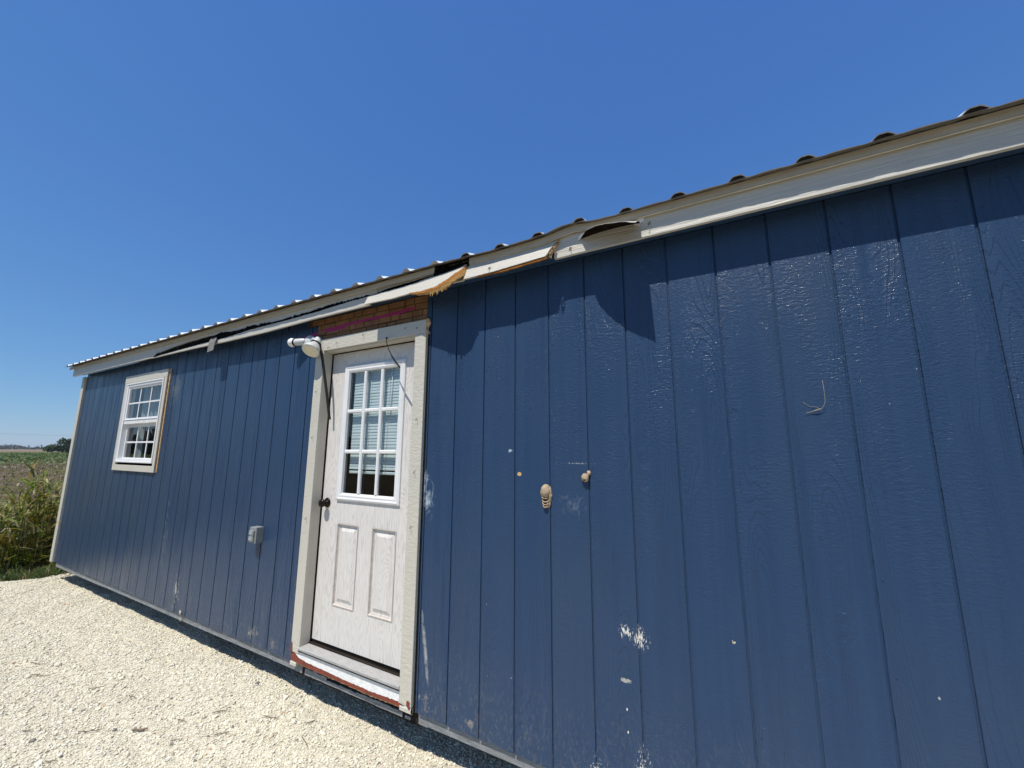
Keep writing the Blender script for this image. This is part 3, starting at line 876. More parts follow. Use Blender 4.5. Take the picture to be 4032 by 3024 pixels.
part('roof_deck', MB().add([(-6.40, -.11, 2.534), (4.15, -.11, 2.534), (4.15, 1.78, 3.158), (-6.40, 1.78, 3.158), (-6.40, -.11, 2.523), (4.15, -.11, 2.523), (4.15, 1.78, 3.145), (-6.40, 1.78, 3.145)],
     [(0, 1, 2, 3), (7, 6, 5, 4), (0, 4, 5, 1), (1, 5, 6, 2), (2, 6, 7, 3), (3, 7, 4, 0)]), MAT['roof_under'], shed)

# ------------------------------------------------------------------ brick-pattern sheet above the door
sheet = MB()
for (a, b, c, d) in ((-1.148, -.040, 2.25, 2.437), (-1.275, -1.148, 2.386, 2.437)):
    sheet.box(a, b, -.0015 if a < -1.2 else .0015, .0055, c, d)
bsheet = part('brick_pattern_sheet', sheet, MAT['mortar'], shed)
rb = random.Random(3)
rows = [2.252, 2.298, 2.343, 2.389, 2.436]
for r in range(4):
    x = -1.275 + (.05 if r % 2 else -.03) + rb.uniform(0, .03)
    while x < -.045:
        wd = rb.choice([.085, .115, .15, .165])
        a, b = x + .004, min(x + wd - .004, -.044)
        c, d = rows[r] + .003 + rb.uniform(-.002, .003), rows[r + 1] - .003 + rb.uniform(-.003, .002)
        lim = -1.272 if c > 2.386 else -1.145
        a = max(a, lim)
        if b - a > .02 and d - c > .01:
            part('brick', MB().box(a, b, -.003 if a < -1.14 else -.0005, .004, c, d, .0025), MAT['brick'], bsheet)
        x += wd
# magenta spray line across siding, sheet and lamp base
def pinkline(pts, y):
    A = []; B = []
    for q in refine([(a, y, t) for a, t, _ in pts], 70):
        th = interp(q[0], [(a, w) for a, _, w in pts])
        A.append((q[0], y, q[2] + th / 2 + jag(q[0], 51, .0018, 70))); B.append((q[0], y, q[2] - th / 2 + jag(q[0], 52, .004, 60)))
    return A, B
pk = MB()
A, B = pinkline([(-1.148, 2.322, .034), (-1.02, 2.332, .032), (-.90, 2.336, .030), (-.80, 2.345, .020), (-.66, 2.350, .017), (-.437, 2.349, .018), (-.25, 2.354, .022), (-.18, 2.360, .016), (-.128, 2.362, .004)], -.0022)
pk.strip(A, B, (0, .001, 0))
for dx, dz, w, h in ((-.86, 2.318, .03, .022), (-.72, 2.316, .02, .02), (-.56, 2.318, .012, .014), (-.27, 2.333, .035, .004)):
    pk.strip([(dx - w / 2, -.0023, dz + h * .7), (dx, -.0023, dz + h * .8), (dx + w / 2, -.0023, dz + h * .7)], [(dx - w * .35, -.0023, dz - h * .3), (dx, -.0023, dz - h * .6), (dx + w * .35, -.0023, dz - h * .3)], (0, .001, 0))
part('spray_paint_line', pk, MAT['pink'], bsheet)
pk = MB()
A, B = pinkline([(-1.45, 2.306, .004), (-1.36, 2.309, .014), (-1.25, 2.316, .022), (-1.149, 2.322, .034)], -.0014)
pk.strip(A, B, (0, .001, 0))
part('spray_paint_line', pk, MAT['pink'], shed)

# ------------------------------------------------------------------ door, frame, threshold
def trimbox(name, x0, x1, z0, z1, y0=-.022, y1=-.0005, mat='greige', label=None, bev=.002):
    return part(name, MB().box(x0, x1, y0, y1, z0, z1, bev), MAT[mat], shed, label)
trimbox('door_trim', -1.117, -1.027, .118, 2.1645, y0=-.022)
trimbox('door_trim', -.118, -.027, .030, 2.1645, y0=-.022)
trimbox('door_head_trim', -1.117, -.029, 2.166, 2.257, y0=-.0225)
# ragged lower left trim end with paint, lower right trim end bare
trimbox('door_trim', -1.117, -1.027, .075, .1175, y0=-.0225)
tor = MB()
A = [(-.0275, -.021, 2.262 - .10 * i / 14 + 0) for i in range(15)]
B = [(-.0275 + .012 + .008 * math.sin(i * .5) + jag(i * .07, 61, .005), -.015 + .01 * (i / 14), 2.262 - .10 * i / 14) for i in range(15)]
tor.strip(A, B, (0, .01, 0))
part('torn_trim_corner', tor, MAT['tan'], shed, 'torn tan corner at the head of the right door trim')
# black gap beside the right trim
part('open_seam', MB().box(-.0265, -.0128, .004, .0060, -.005, 2.24), MAT['dark'], shed)
# jambs (with stop step)
jm = MB()
jm.box(-1.05, -1.032, -.0215, .055, .100, 2.19)
jm.box(-.1135, -.098, -.0215, .115, .085, 2.19)
jm.box(-1.0315, -.114, -.0005, .060, 2.1675, 2.19)
part('door_jamb', jm, MAT['jamb'], shed)
jm2 = MB().box(-1.0318, -1.028, -.004, .0550, .100, 2.167).box(-1.0275, -.1185, -.0095, .0530, 2.155, 2.1655)
part('jamb_stop', jm2, MAT['jamb'], shed)
part('door_gasket', MB().box(-1.034, -1.027, .055, .075, .118, 2.166).box(-1.027, -.115, .0535, .075, 2.1555, 2.167).box(-1.03, -.11, .072, .078, .118, .140), MAT['dark'], shed)
part('frame_backing', MB().box(-1.11, -1.05, .014, .115, .0, 2.26).box(-.098, -.014, .014, .115, .0, 2.26).box(-1.05, -.1, .014, .115, 2.191, 2.26), MAT['interior'], shed)
# door slab with a cut-out for the lite
DY = .066
door = part('door', MB(), MAT['door'], shed, 'white woodgrain door with nine glass panes above two panels')
dm = MB()
DX0, DX1, DZ0, DZ1 = -1.024, -.112, .141, 2.150
LX0, LX1, LZ0, LZ1 = -.845, -.285, 1.095, 2.020
PAN = [(-.838, -.632, .388, .918), (-.494, -.284, .388, .918)]
for (a, b, c, d) in subtract((DX0, DX1, DZ0, DZ1), [(LX0, LX1, LZ0, LZ1)] + PAN):
    dm.box(a, b, DY, DY + .044, c, d)
me = door.data
o_ = ORIG[door.name]
me.clear_geometry()
me.from_pydata([tuple(Vector(v) - o_) for v in dm.v], [], dm.f); me.update()
def frame_ring(x0, x1, z0, z1, w, prof):
    """mitred frame: prof list of (inset, y)"""
    m = MB(); vs = []; fs = []
    for ins, y in prof:
        vs += [(x0 + ins, y, z0 + ins), (x1 - ins, y, z0 + ins), (x1 - ins, y, z1 - ins), (x0 + ins, y, z1 - ins)]
    for i in range(len(prof) - 1):
        for k in range(4):
            fs.append((i * 4 + k, i * 4 + (k + 1) % 4, (i + 1) * 4 + (k + 1) % 4, (i + 1) * 4 + k))
    return m.add(vs, fs)
def raised_panel(x0, x1, z0, z1):
    m = MB(); rings = []
    for ins, y in ((0, DY + .0095), (.008, DY + .011), (.016, DY + .009), (.036, DY + .0005)):
        rings.append([(x0 + ins, y, z0 + ins), (x1 - ins, y, z0 + ins), (x1 - ins, y, z1 - ins), (x0 + ins, y, z1 - ins)])
    vs = [v for R_ in rings for v in R_]; fs = []
    for i in range(len(rings) - 1):
        for k in range(4):
            fs.append((i * 4 + k, i * 4 + (k + 1) % 4, (i + 1) * 4 + (k + 1) % 4, (i + 1) * 4 + k))
    fs.append(tuple((len(rings) - 1) * 4 + k for k in range(4)))
    return m.add(vs, fs)
for q in PAN:
    x0_, x1_, z0_, z1_ = q
    part('door_panel', raised_panel(x0_ + .012, x1_ - .012, z0_ + .012, z1_ - .012), MAT['door'], door)
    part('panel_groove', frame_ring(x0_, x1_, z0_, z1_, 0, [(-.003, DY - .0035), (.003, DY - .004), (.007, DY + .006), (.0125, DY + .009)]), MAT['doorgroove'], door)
part('lite_frame', frame_ring(-.868, -.262, 1.075, 2.043, .05, [(0, DY), (.002, DY - .012), (.014, DY - .017), (.026, DY - .013), (.036, DY - .015), (.048, DY - .011), (.052, DY + .006)]), MAT['vinyl'], door)
GX0, GX1, GZ0, GZ1 = -.816, -.314, 1.127, 1.991
mx = [GX0 + (GX1 - GX0) * i / 3 for i in range(4)]
mz = [GZ0 + (GZ1 - GZ0) * i / 3 for i in range(4)]
for i in (1, 2):
    part('muntin', MB().box(mx[i] - .013, mx[i] + .013, DY - .012, DY + .0055, GZ0, GZ1, .006), MAT['vinyl'], door)
for i in (1, 2):
    for j in range(3):
        a = mx[j] + (.0132 if j else 0); b = mx[j + 1] - (.0132 if j < 2 else 0)
        part('muntin', MB().box(a, b, DY - .0115, DY + .0055, mz[i] - .013, mz[i] + .013, .006), MAT['vinyl'], door)
for i in range(3):
    for j in range(3):
        part('pane', MB().add([(mx[j], DY + .007, mz[i]), (mx[j + 1], DY + .007, mz[i]), (mx[j + 1], DY + .007, mz[i + 1]), (mx[j], DY + .007, mz[i + 1])], [(0, 1, 2, 3)]), MAT['glass'], door)
# knob
kn = MB().lathe((-.968, DY, 1.052), (0, -1, 0), [(0, .033), (.004, .034), (.008, .030), (.010, .014), (.026, .011), (.030, .016), (.036, .027), (.046, .030), (.056, .026), (.061, .012), (.062, .0)], 24)
part('door_knob', kn, MAT['bronze'], door)
# threshold
th = MB().box(-1.028, -.114, -.030, .072, .098, .116, .003).box(-1.028, -.114, -.016, .0, .078, .0975)
part('threshold', th, MAT['alu'], shed)
part('threshold_lip', MB().box(-1.03, -.113, -.0305, -.024, .094, .0975).box(-1.026, -.115, .045, .064, .1165, .122), MAT['skid'], shed)
# painted sill board
xs = lin(-1.116, -.028, 90)
def wbot(x): return interp(x, [(-1.116, .105), (-1.09, .078), (-1.04, .052), (-.95, .040), (-.80, .036), (-.6, .030), (-.35, .026), (-.12, .034), (-.08, .020), (-.03, .018)])
def rbot(x): return interp(x, [(-1.116, .022), (-1.0, .012), (-.85, .010), (-.6, .008), (-.35, .004), (-.12, .010), (-.03, -.006)])
sb = MB().strip([(x, -.017, interp(x, [(-1.116, .116), (-1.04, .090), (-.95, .090), (-.115, .088), (-.112, .055), (-.03, .055)]) + jag(x, 71, .002)) for x in xs], [(x, -.017, wbot(x) + jag(x, 73, .004)) for x in xs], (0, .012, 0))
part('sill_board', sb, MAT['sill_white'], shed, 'rough white painted sill board under the threshold')
sr = MB().strip([(x, -.0165, wbot(x) + .008 + jag(x, 73, .004)) for x in xs], [(x, -.0165, rbot(x) + jag(x, 75, .0035)) for x in xs], (0, .011, 0))
part('sill_paint_band', sr, MAT['sill_red'], shed, 'brick red paint band along the sill')
st = MB().strip([(x, -.016, rbot(x) + .006) for x in xs], [(x, -.013, rbot(x) - .004 - abs(jag(x, 77, .007)) * (1 if x > -.75 else .6)) for x in xs], (0, .010, 0))
part('raw_sill_edge', st, MAT['tan'], shed)
rd = MB().strip([(-.060, -.0232, .052), (-.048, -.0232, .060), (-.034, -.0232, .054)], [(-.058, -.0232, .034), (-.046, -.0232, .020), (-.034, -.0232, .016)], (0, .001, 0))
rd.strip([(-1.1165, -.0232, .130), (-1.108, -.0232, .136), (-1.100, -.0232, .125)], [(-1.1165, -.0232, .070), (-1.105, -.0232, .070), (-1.094, -.0232, .080)], (0, .001, 0))
part('red_paint_dab', rd, MAT['sill_red'], shed)
trimbox('trim_stub', -.112, -.028, -.004, .018, y0=-.0215, mat='greige')
trimbox('trim_stub', -1.116, -1.050, -.010, .012, y0=-.0215, mat='greige')

# ------------------------------------------------------------------ window
wt = -.021
win = part('window', MB(), MAT['vinyl'], shed, 'white six over six window in cream trim')
fr = MB()
FX0, FX1, FZ0, FZ1 = -4.603, -3.652, 1.278, 2.182
win_m = frame_ring(FX0, FX1, FZ0, FZ1, .05, [(0, 0), (0, -.030), (.012, -.032), (.016, -.024), (.040, -.022), (.042, .05)])
o_ = ORIG[win.name]; win.data.from_pydata([tuple(Vector(v) - o_) for v in win_m.v], [], win_m.f); win.data.update()
trimbox('window_trim', -4.678, -4.606, 1.187, 2.189)
trimbox('window_trim', -3.650, -3.600, 1.187, 2.189)
trimbox('window_trim', -4.605, -3.651, 1.187, 1.251)
trimbox('window_head_trim', -4.682, -3.598, 2.190, 2.276, y0=-.0225)
part('torn_fibre', MB().strip([(-3.598 + jag(z, 81, .003), -.010 + jag(z, 82, .006), z) for z in lin(1.19, 2.275, 90)], [(-3.576 + jag(z, 83, .006), -.004 + jag(z, 84, .004), z) for z in lin(1.19, 2.275, 90)], (0, .012, 0)), MAT['brownwood'], shed, 'torn brown fibre strip right of the window')
part('torn_fibre', MB().strip([(-3.578 + jag(z, 85, .004), -.0105, z) for z in lin(1.19, 2.278, 70)], [(-3.568 + jag(z, 86, .003), -.008, z) for z in lin(1.19, 2.278, 70)], (0, .010, 0)), MAT['tan'], shed, 'ragged pale lip right of the window')
WX0, WX1 = -4.560, -3.695
# top sash, meeting rail, bottom sash
part('top_sash', frame_ring(WX0, WX1, 1.752, 2.140, .02, [(0, -.022), (.002, -.014), (.022, -.012), (.024, .012)]), MAT['vinyl'], win)
part('meeting_rail', MB().box(WX0, WX1, -.016, .03, 1.706, 1.7515, .004), MAT['vinyl_old'], win)
part('bottom_sash', frame_ring(WX0, WX1, 1.296, 1.7055, .02, [(0, .018), (.032, .016), (.034, .034)]).box(WX0 + .001, WX1 - .001, -.018, .0175, 1.288, 1.2955), MAT['vinyl_old'], win)
def lites(x0, x1, z0, z1, y):
    xx = [x0 + (x1 - x0) * i / 3 for i in range(4)]; zz = [z0, (z0 + z1) / 2, z1]
    for i in range(2):
        for j in range(3):
            part('pane', MB().add([(xx[j], y, zz[i]), (xx[j + 1], y, zz[i]), (xx[j + 1], y, zz[i + 1]), (xx[j], y, zz[i + 1])], [(0, 1, 2, 3)]), MAT['glass'], win)
    for j in (1, 2):
        part('muntin', MB().box(xx[j] - .009, xx[j] + .009, y - .006, y - .001, z0, z1, .002), MAT['vinyl'], win)
    for j in range(3):
        part('muntin', MB().box(xx[j] + (.0092 if j else 0), xx[j + 1] - (.0092 if j < 2 else 0), y - .006, y - .001, zz[1] - .009, zz[1] + .009, .002), MAT['vinyl'], win)
lites(WX0 + .022, WX1 - .022, 1.774, 2.118, .004)
lites(WX0 + .034, WX1 - .034, 1.330, 1.672, .030)

# small nails left in the door trim
for nx, nz in ((-.88, 2.212), (-.60, 2.235), (-.20, 2.222), (-.10, 2.21), (-1.07, 1.86), (-1.07, 1.52), (-1.065, .95), (-.07, 1.62), (-.08, .98), (-.07, 1.30), (-.97, 2.186)):
    part('nail', MB().tube([(nx, -.022, nz), (nx + .002, -.034, nz - .001), (nx + .003, -.036, nz - .014)], .0018, 5), MAT['nail'], shed)

# ================================================================== blinds and curtain inside
blind = thing('window_blind', (-.565, .105, 1.255), 'white horizontal mini blind hanging behind the glass of the door', 'blind')
sm = MB().add([(-.80, .0975, .000), (-.33, .0975, .000), (-.80, .0970, .011), (-.33, .0970, .011), (-.80, .1018, .0225), (-.33, .1018, .0225)], [(0, 1, 3, 2), (2, 3, 5, 4)])
z = 1.292; first = None
while z < 1.985:
    if first is None:
        b0 = MB(); b0.v = [(a, b, c + z) for a, b, c in sm.v]; b0.f = sm.f; b0.sm = [True] * len(sm.f)
        first = part('slat', b0, MAT['slat'], blind)
        z_first = z
    else:
        s_ = first.copy(); C.objects.link(s_); s_.parent = blind; s_.location = (0, random.uniform(-.0008, .0008), z - z_first); s_.rotation_euler = (0, random.uniform(-.002, .002), 0)
    z += .0215
part('bottom_rail', MB().box(-.80, -.33, .096, .112, 1.262, 1.281, .004), MAT['slat'], blind)
part('head_rail', MB().box(-.80, -.33, .090, .118, 1.988, 2.012), MAT['slat'], blind)
for cxx in (-.62, -.44):
    part('ladder_cord', MB().tube([(cxx, .0925, 1.27), (cxx, .0925, 1.99)], .0012, 5), MAT['slat'], blind)
part('tilt_wand', MB().tube([(-.415, .089, 1.62), (-.412, .090, 1.985)], .003, 6), MAT['vinyl'], blind)
cv = MB(); A = []; B = []
for i in range(60):
    x = -4.60 + i * .95 / 59
    y = .14 + .018 * math.sin(i * .9) + .008 * math.sin(i * 2.3)
    A.append((x, y, 2.2)); B.append((x, y + .004, 1.72 if x > -4.42 else 1.28))
cv.strip(A, B, (0, .002, 0))
solo('window_curtain', cv, MAT['curtain'], (-4.1, .14, 1.3), 'grey gathered curtain hanging inside the left window', 'curtain')

# ================================================================== security light
lamp = thing('security_light', (-1.225, -.002, 2.25), 'white twin floodlight on blue siding left of the door', 'outdoor light')
part('base', MB().lathe((-1.225, -.001, 2.252), (0, -1, 0), [(0, .066), (.010, .066), (.020, .062), (.034, .050), (.044, .030), (.047, .0)], 28), MAT['lampwhite'], lamp)
part('socket', MB().lathe((-1.245, -.032, 2.264), (-1, -.30, -.02), [(0, .020), (.008, .026), (.030, .026), (.034, .0275), (.088, .028), (.092, .026), (.093, .0)], 22), MAT['lampwhite'], lamp)
bd = Vector((-1, -.30, -.02)).normalized()
bc = Vector((-1.245, -.032, 2.264)) + bd * .092
part('gasket', MB().lathe(bc, bd, [(-.002, .026), (-.001, .031), (.009, .031), (.010, .026)], 22), MAT['dark'], lamp)
part('bulb', MB().lathe(bc + bd * .008, bd, [(0, .027), (.012, .034), (.026, .036), (.040, .031), (.050, .018), (.054, .0)], 22), MAT['bulb'], lamp)
hn = Vector((.16, -.57, -.80)).normalized()
hc = Vector((-1.078, -.096, 2.156))
sk = hc - hn * .085
part('socket', MB().tube([(-1.185, -.020, 2.262), (-1.15, -.03, 2.270), sk - hn * .052, ], .017, 14).lathe(sk - hn * .062, hn, [(0, 0), (.003, .022), (.012, .029), (.062, .031), (.070, .031)], 22), MAT['lampwhite'], lamp)
part('gasket', MB().lathe(sk, hn, [(.000, .030), (.001, .037), (.010, .038), (.011, .030)], 22), MAT['dark'], lamp)
part('lamp_shell', MB().lathe(hc, hn, [(-.078, .030), (-.060, .040), (-.030, .057), (-.010, .063), (.0, .0655), (.003, .064), (.004, .058)], 30), MAT['lampwhite'], lamp)
part('lens', MB().lathe(hc, hn, [(.003, .0605), (.005, .050), (.006, .025), (.0065, .0)], 30), MAT['lens'], lamp)
part('paint_mark', MB().lathe(sk - hn * .0632 + Vector((0, -.004, .002)), -hn, [(0, .016), (.003, .010), (.004, 0)], 14), MAT['pink'], lamp)
part('screw', MB().lathe((-1.252, -.037, 2.279), (-.3, -1, .3), [(0, .005), (.003, .004), (.004, 0)], 10), MAT['dark'], lamp)

# ================================================================== outlet box
ob_ = thing('outlet_box', (-1.647, -.002, .722), 'grey weatherproof outlet box with two flip covers on the siding', 'outlet box')
part('box', MB().box(-1.690, -1.604, -.050, -.0008, .722, .836, .003), MAT['boxgrey'], ob_)
part('cover_plate', MB().box(-1.690, -1.604, -.057, -.0505, .721, .837, .003), MAT['boxgrey'], ob_)
for zc in (.796, .753):
    cvr = part('flip_cover', MB().box(-1.676, -1.618, -.073, -.0575, zc - .019, zc + .019, .005), MAT['boxgrey'], ob_)
    part('cover_recess', MB().box(-1.668, -1.628, -.0745, -.0732, zc - .008, zc + .008), MAT['alu'], cvr)
part('lower_lip', MB().box(-1.672, -1.622, -.066, -.0575, .7235, .7325, .003), MAT['boxgrey'], ob_)

# ================================================================== hanging strips
def ribbon(pts, w, th, n=40, seed=1):
    P = refine(pts, n); A = []; B = []
    for i, q in enumerate(P):
        ww = w * (1 + .25 * mnoise.noise(Vector((i * .7, seed, 0))))
        A.append((q[0] - ww / 2 + jag(i * .11, seed, .0016, 9), q[1], q[2])); B.append((q[0] + ww / 2 + jag(i * .11, seed + 3, .0016, 9), q[1] + .003, q[2]))
    return MB().strip(A, B, (0, -th, 0))
s1 = ribbon([(-1.072, -.030, 2.196), (-1.050, -.032, 2.176), (-1.034, -.034, 2.150), (-1.012, -.022, 2.04), (-.995, -.010, 1.93), (-.980, .002, 1.833), (-.972, .016, 1.74), (-.966, .030, 1.648)], .017, .009, 60, 3)
solo('weatherstrip', s1, MAT['strip'], (-1.05, -.03, 2.18), 'long fuzzy black weatherstrip hanging down the left door jamb', 'weatherstrip', 'loose weatherstrips at the door')
s2 = MB().tube(refine([(-.365, -.030, 2.176), (-.360, -.036, 2.160), (-.345, -.045, 2.135), (-.320, -.052, 2.09), (-.285, -.055, 2.04), (-.252, -.055, 2.00), (-.215, -.060, 1.965), (-.190, -.066, 1.946)], 26), [.008, .006, .004] + [.0036] * 12 + [.0058] * 8 + [.005, .004, .002], 6)
solo('weatherstrip', s2, MAT['strip'], (-.36, -.03, 2.17), 'short thin black strip dangling in front of the top right pane', 'weatherstrip', 'loose weatherstrips at the door')
# roofing scrap hanging from the eave
sc = MB().strip([(-2.575 + .02 * i, -.106 - .004 * abs(math.sin(i)), 2.446 + jag(i * .3, 91, .006)) for i in range(7)], [(-2.560 + .021 * i, -.122 - .004 * math.sin(i * 1.3), 2.400 + jag(i * .2, 93, .003)) for i in range(7)], (0, -.003, 0))
sc.strip([(-2.560 + .021 * i, -.122 - .004 * math.sin(i * 1.3), 2.400 + jag(i * .2, 93, .003)) for i in range(7)], [(-2.545 + .0175 * i, -.132, 2.306 + .010 * i / 6 + jag(i * .3, 95, .008)) for i in range(7)], (0, -.003, 0))
solo('roofing_scrap', sc, MAT['felt_grey'], (-2.5, -.11, 2.44), 'grey granular roofing scrap hanging over the cracked fascia', 'roofing scrap')

# ================================================================== mud nests
nest = thing('mud_nest', (.792, -.001, 1.19), 'larger brown mud dauber nest with open cells on the siding', 'mud nest', 'mud dauber nests on the wall')
def lump(c, rx, ry, rz, seed, n=14, m=18):
    vs = []; fs = []
    for i in range(n + 1):
        th_ = math.pi * i / n
        for k in range(m):
            ph = 2 * math.pi * k / m
            d = Vector((math.sin(th_) * math.cos(ph), math.sin(th_) * math.sin(ph), math.cos(th_)))
            q = 1 + .16 * mnoise.noise(d * 2.3 + Vector((seed, 0, 0))) + .10 * mnoise.noise(d * 6 + Vector((0, seed, 0)))
            vs.append((c[0] + d.x * rx * q, min(c[1] + d.y * ry * q, .002), c[2] + d.z * rz * q))
    for i in range(n):
        for k in range(m):
            fs.append((i * m + k, (i + 1) * m + k, (i + 1) * m + (k + 1) % m, i * m + (k + 1) % m))
    return vs, fs
mb = MB(); v, f = lump((.789, -.004, 1.226), .028, .024, .033, 2); mb.add(v, f, True)
part('closed_cell', mb, MAT['mud'], nest)
mb = MB(); v, f = lump((.791, .001, 1.178), .024, .009, .036, 6); mb.add(v, f, True)
part('mud_bed', mb, MAT['mud'], nest)
mb = MB(); v, f = lump((.812, -.002, 1.212), .009, .012, .038, 9); mb.add(v, f, True); v, f = lump((.818, -.003, 1.206), .006, .008, .008, 11); mb.add(v, f, True)
part('mud_ridge', mb, MAT['mud'], nest)
for i, (zz, w) in enumerate(((1.196, .019), (1.180, .017), (1.166, .014), (1.154, .011))):
    part('cell_rim', MB().tube([(.789 + w * math.cos(t), -.009 - .006 * abs(math.sin(t)), zz + .004 - .009 * math.sin(t)) for t in np.linspace(-.1, math.pi + .1, 12)], .0028, 6), MAT['mud'], nest)
    part('cell_hollow', MB().lathe((.789, -.0092, zz + .002), (0, -1, 0), [(0, w * .72), (.0015, w * .5), (.002, 0)], 14), MAT['mudhole'], nest)
nest2 = thing('mud_nest', (1.004, -.001, 1.30), 'smaller pear shaped mud dauber nest with one hole beside a groove', 'mud nest', 'mud dauber nests on the wall')
mb = MB(); v, f = lump((.999, -.008, 1.301), .019, .018, .020, 21); mb.add(v, f, True); v, f = lump((1.016, -.004, 1.322), .010, .009, .013, 22); mb.add(v, f, True)
part('mud_shell', mb, MAT['mud'], nest2)
part('entry_hole', MB().lathe((.998, -.0225, 1.290), (-.1, -1, -.5), [(0, .0055), (.002, .004), (.003, 0)], 12), MAT['mudhole'], nest2)

# dry tendril stuck on the siding
td = MB().tube(refine([(1.956, -.004, 1.70), (1.956, -.010, 1.655), (1.955, -.012, 1.612), (1.944, -.012, 1.594), (1.938, -.008, 1.586), (1.915, -.005, 1.582), (1.893, -.006, 1.577)], 24), .0007, 5)
td.tube(refine([(1.938, -.008, 1.586), (1.930, -.004, 1.598), (1.905, -.003, 1.602), (1.888, -.003, 1.619)], 12), .0005, 4)
td.tube([(1.942, -.010, 1.592), (1.926, -.009, 1.586), (1.914, -.007, 1.583)], [.001, .0020, .0008], 6)
solo('dry_tendril', td, MAT['straw'], (1.94, -.004, 1.59), 'pale dried vine tendril stuck to the blue siding at right', 'dry vine')
stw = MB().strip([(-2.73, -.004, .035), (-2.715, -.012, .02), (-2.705, -.006, -.01)], [(-2.70, -.004, .03), (-2.690, -.014, .012), (-2.692, -.008, -.012)], (0, -.002, 0)).strip([(-2.735, .004, -.03), (-2.72, .002, -.045)], [(-2.70, .004, -.032), (-2.71, .002, -.06)], (0, -.002, 0))
solo('straw_wisp', stw, MAT['straw'], (-2.71, -.004, .0), 'pale straw wisp caught at the bottom edge of the siding', 'straw')

# ================================================================== single stones and twigs on the gravel
def rock(x, y, s, col, seed, label, group=None):
    x, y = 1.646 + (x - 1.646) * 1.031, -1.907 + (y + 1.907) * 1.031
    mb = MB(); v, f = lump((x, y, 0), s, s * .8, s * .6, seed, 6, 9)
    zz = float(gravel_z(np.array([x]), np.array([y]))[0])
    d = Vector((x, y, 0))
    vs = []
    for i in range(7):
        t_ = math.pi * i / 6
        for k in range(9):
            ph = 2 * math.pi * k / 9
            dd = Vector((math.sin(t_) * math.cos(ph), math.sin(t_) * math.sin(ph), math.cos(t_)))
            q = 1 + .35 * mnoise.noise(dd * 1.7 + Vector((seed, seed, 0)))
            vs.append((x + dd.x * s * q, y + dd.y * s * .8 * q, zz + s * .3 + dd.z * s * .62 * q))
    mb = MB().add(vs, f)
    return solo('stone', mb, col, (x, y, zz), label, 'stone', group)
MAT['paleroc'] = simple('pale_limestone', (.70, .65, .54), .95, .15, 30, .7, 90, .004)
MAT['greyroc'] = simple('grey_stone', (.20, .18, .16), .9, .25, 30, .7, 90, .004)
rock(-3.01, -.64, .028, MAT['paleroc'], 1, 'largest pale stone on the open gravel at the far left', 'larger stones on the gravel')
rock(-2.96, -.80, .019, MAT['paleroc'], 2, 'small pale stone in front of the largest stone', 'larger stones on the gravel')
rock(-.86, -.145, .021, MAT['paleroc'], 3, 'upper of two pale stones on the gravel in front of the door', 'larger stones on the gravel')
rock(-.80, -.175, .017, MAT['paleroc'], 4, 'lower of two pale stones on the gravel in front of the door', 'larger stones on the gravel')
rock(-1.66, -.72, .014, MAT['greyroc'], 5, 'dark grey stone beside the thick twig on the gravel', 'larger stones on the gravel')
rock(-1.21, -.62, .013, MAT['greyroc'], 6, 'dark grey stone near the bottom edge of the photo', 'larger stones on the gravel')
rock(-.57, -.14, .014, MAT['paleroc'], 7, 'pale stone nearest the shadow right of the door', 'larger stones on the gravel')
def twig(x, y, ang, ln, r, seed, label):
    x, y = 1.646 + (x - 1.646) * 1.031, -1.907 + (y + 1.907) * 1.031
    pts = []
    for i in range(7):
        t_ = i / 6 - .5
        px = x + math.cos(ang) * ln * t_ + jag(i * .3, seed, ln * .03, 5); py = y + math.sin(ang) * ln * t_ + jag(i * .3, seed + 5, ln * .03, 5)
        pts.append((px, py, float(gravel_z(np.array([px]), np.array([py]))[0]) + .010 + r))
    mb = MB().tube(pts, [r * .8, r, r, r * .95, r * .9, r * .8, r * .5], 6)
    return solo('twig', mb, MAT['twig'], pts[3], label, 'twig', 'dry twigs on the gravel')
twig(-1.50, -.66, .55, .09, .0055, 1, 'thickest dry brown twig on the gravel beside a pale stone')
TW = [(-2.9, -.75, .5, .16, 'long thin twig beside the largest pale stone on the gravel'), (-3.15, -.72, .42, .12, 'thin twig at the far left edge of the photo on the gravel'),
      (-2.05, -.98, .6, .06, 'short dark twig near the lower left corner of the photo'), (-1.62, -.98, .7, .06, 'short twig at the very bottom edge of the photo'),
      (-1.28, -.34, .9, .10, 'thin twig on open gravel in front of the left door trim'), (-1.22, -.60, .8, .05, 'short twig beside the small dark grey stone near the bottom edge'),
      (-1.95, -.55, .2, .07, 'thin pale twig in the middle of the open gravel'), (-.95, -.22, .5, .10, 'thin twig left of the two pale stones before the door'),
      (-.72, -.12, 1.2, .06, 'short twig right of the two pale stones before the door'), (-.80, -.30, 2.0, .07, 'thin twig pointing away from the wall below the two pale stones'),
      (-.60, -.24, -.3, .10, 'thin twig farthest right on the gravel'), (-2.3, -.62, .8, .10, 'thin twig on the gravel below the outlet box'),
      (-1.75, -.80, .75, .12, 'long thin twig in front of the thickest twig'), (-1.05, -.45, 1.1, .08, 'thin twig on the gravel straight before the door'), (-1.4, -.5, .4, .05, 'short twig between the thickest twig and the shed')]
for i, (x, y, a, l, lab) in enumerate(TW):
    twig(x, y, a, l, .0024, 10 + i, lab)

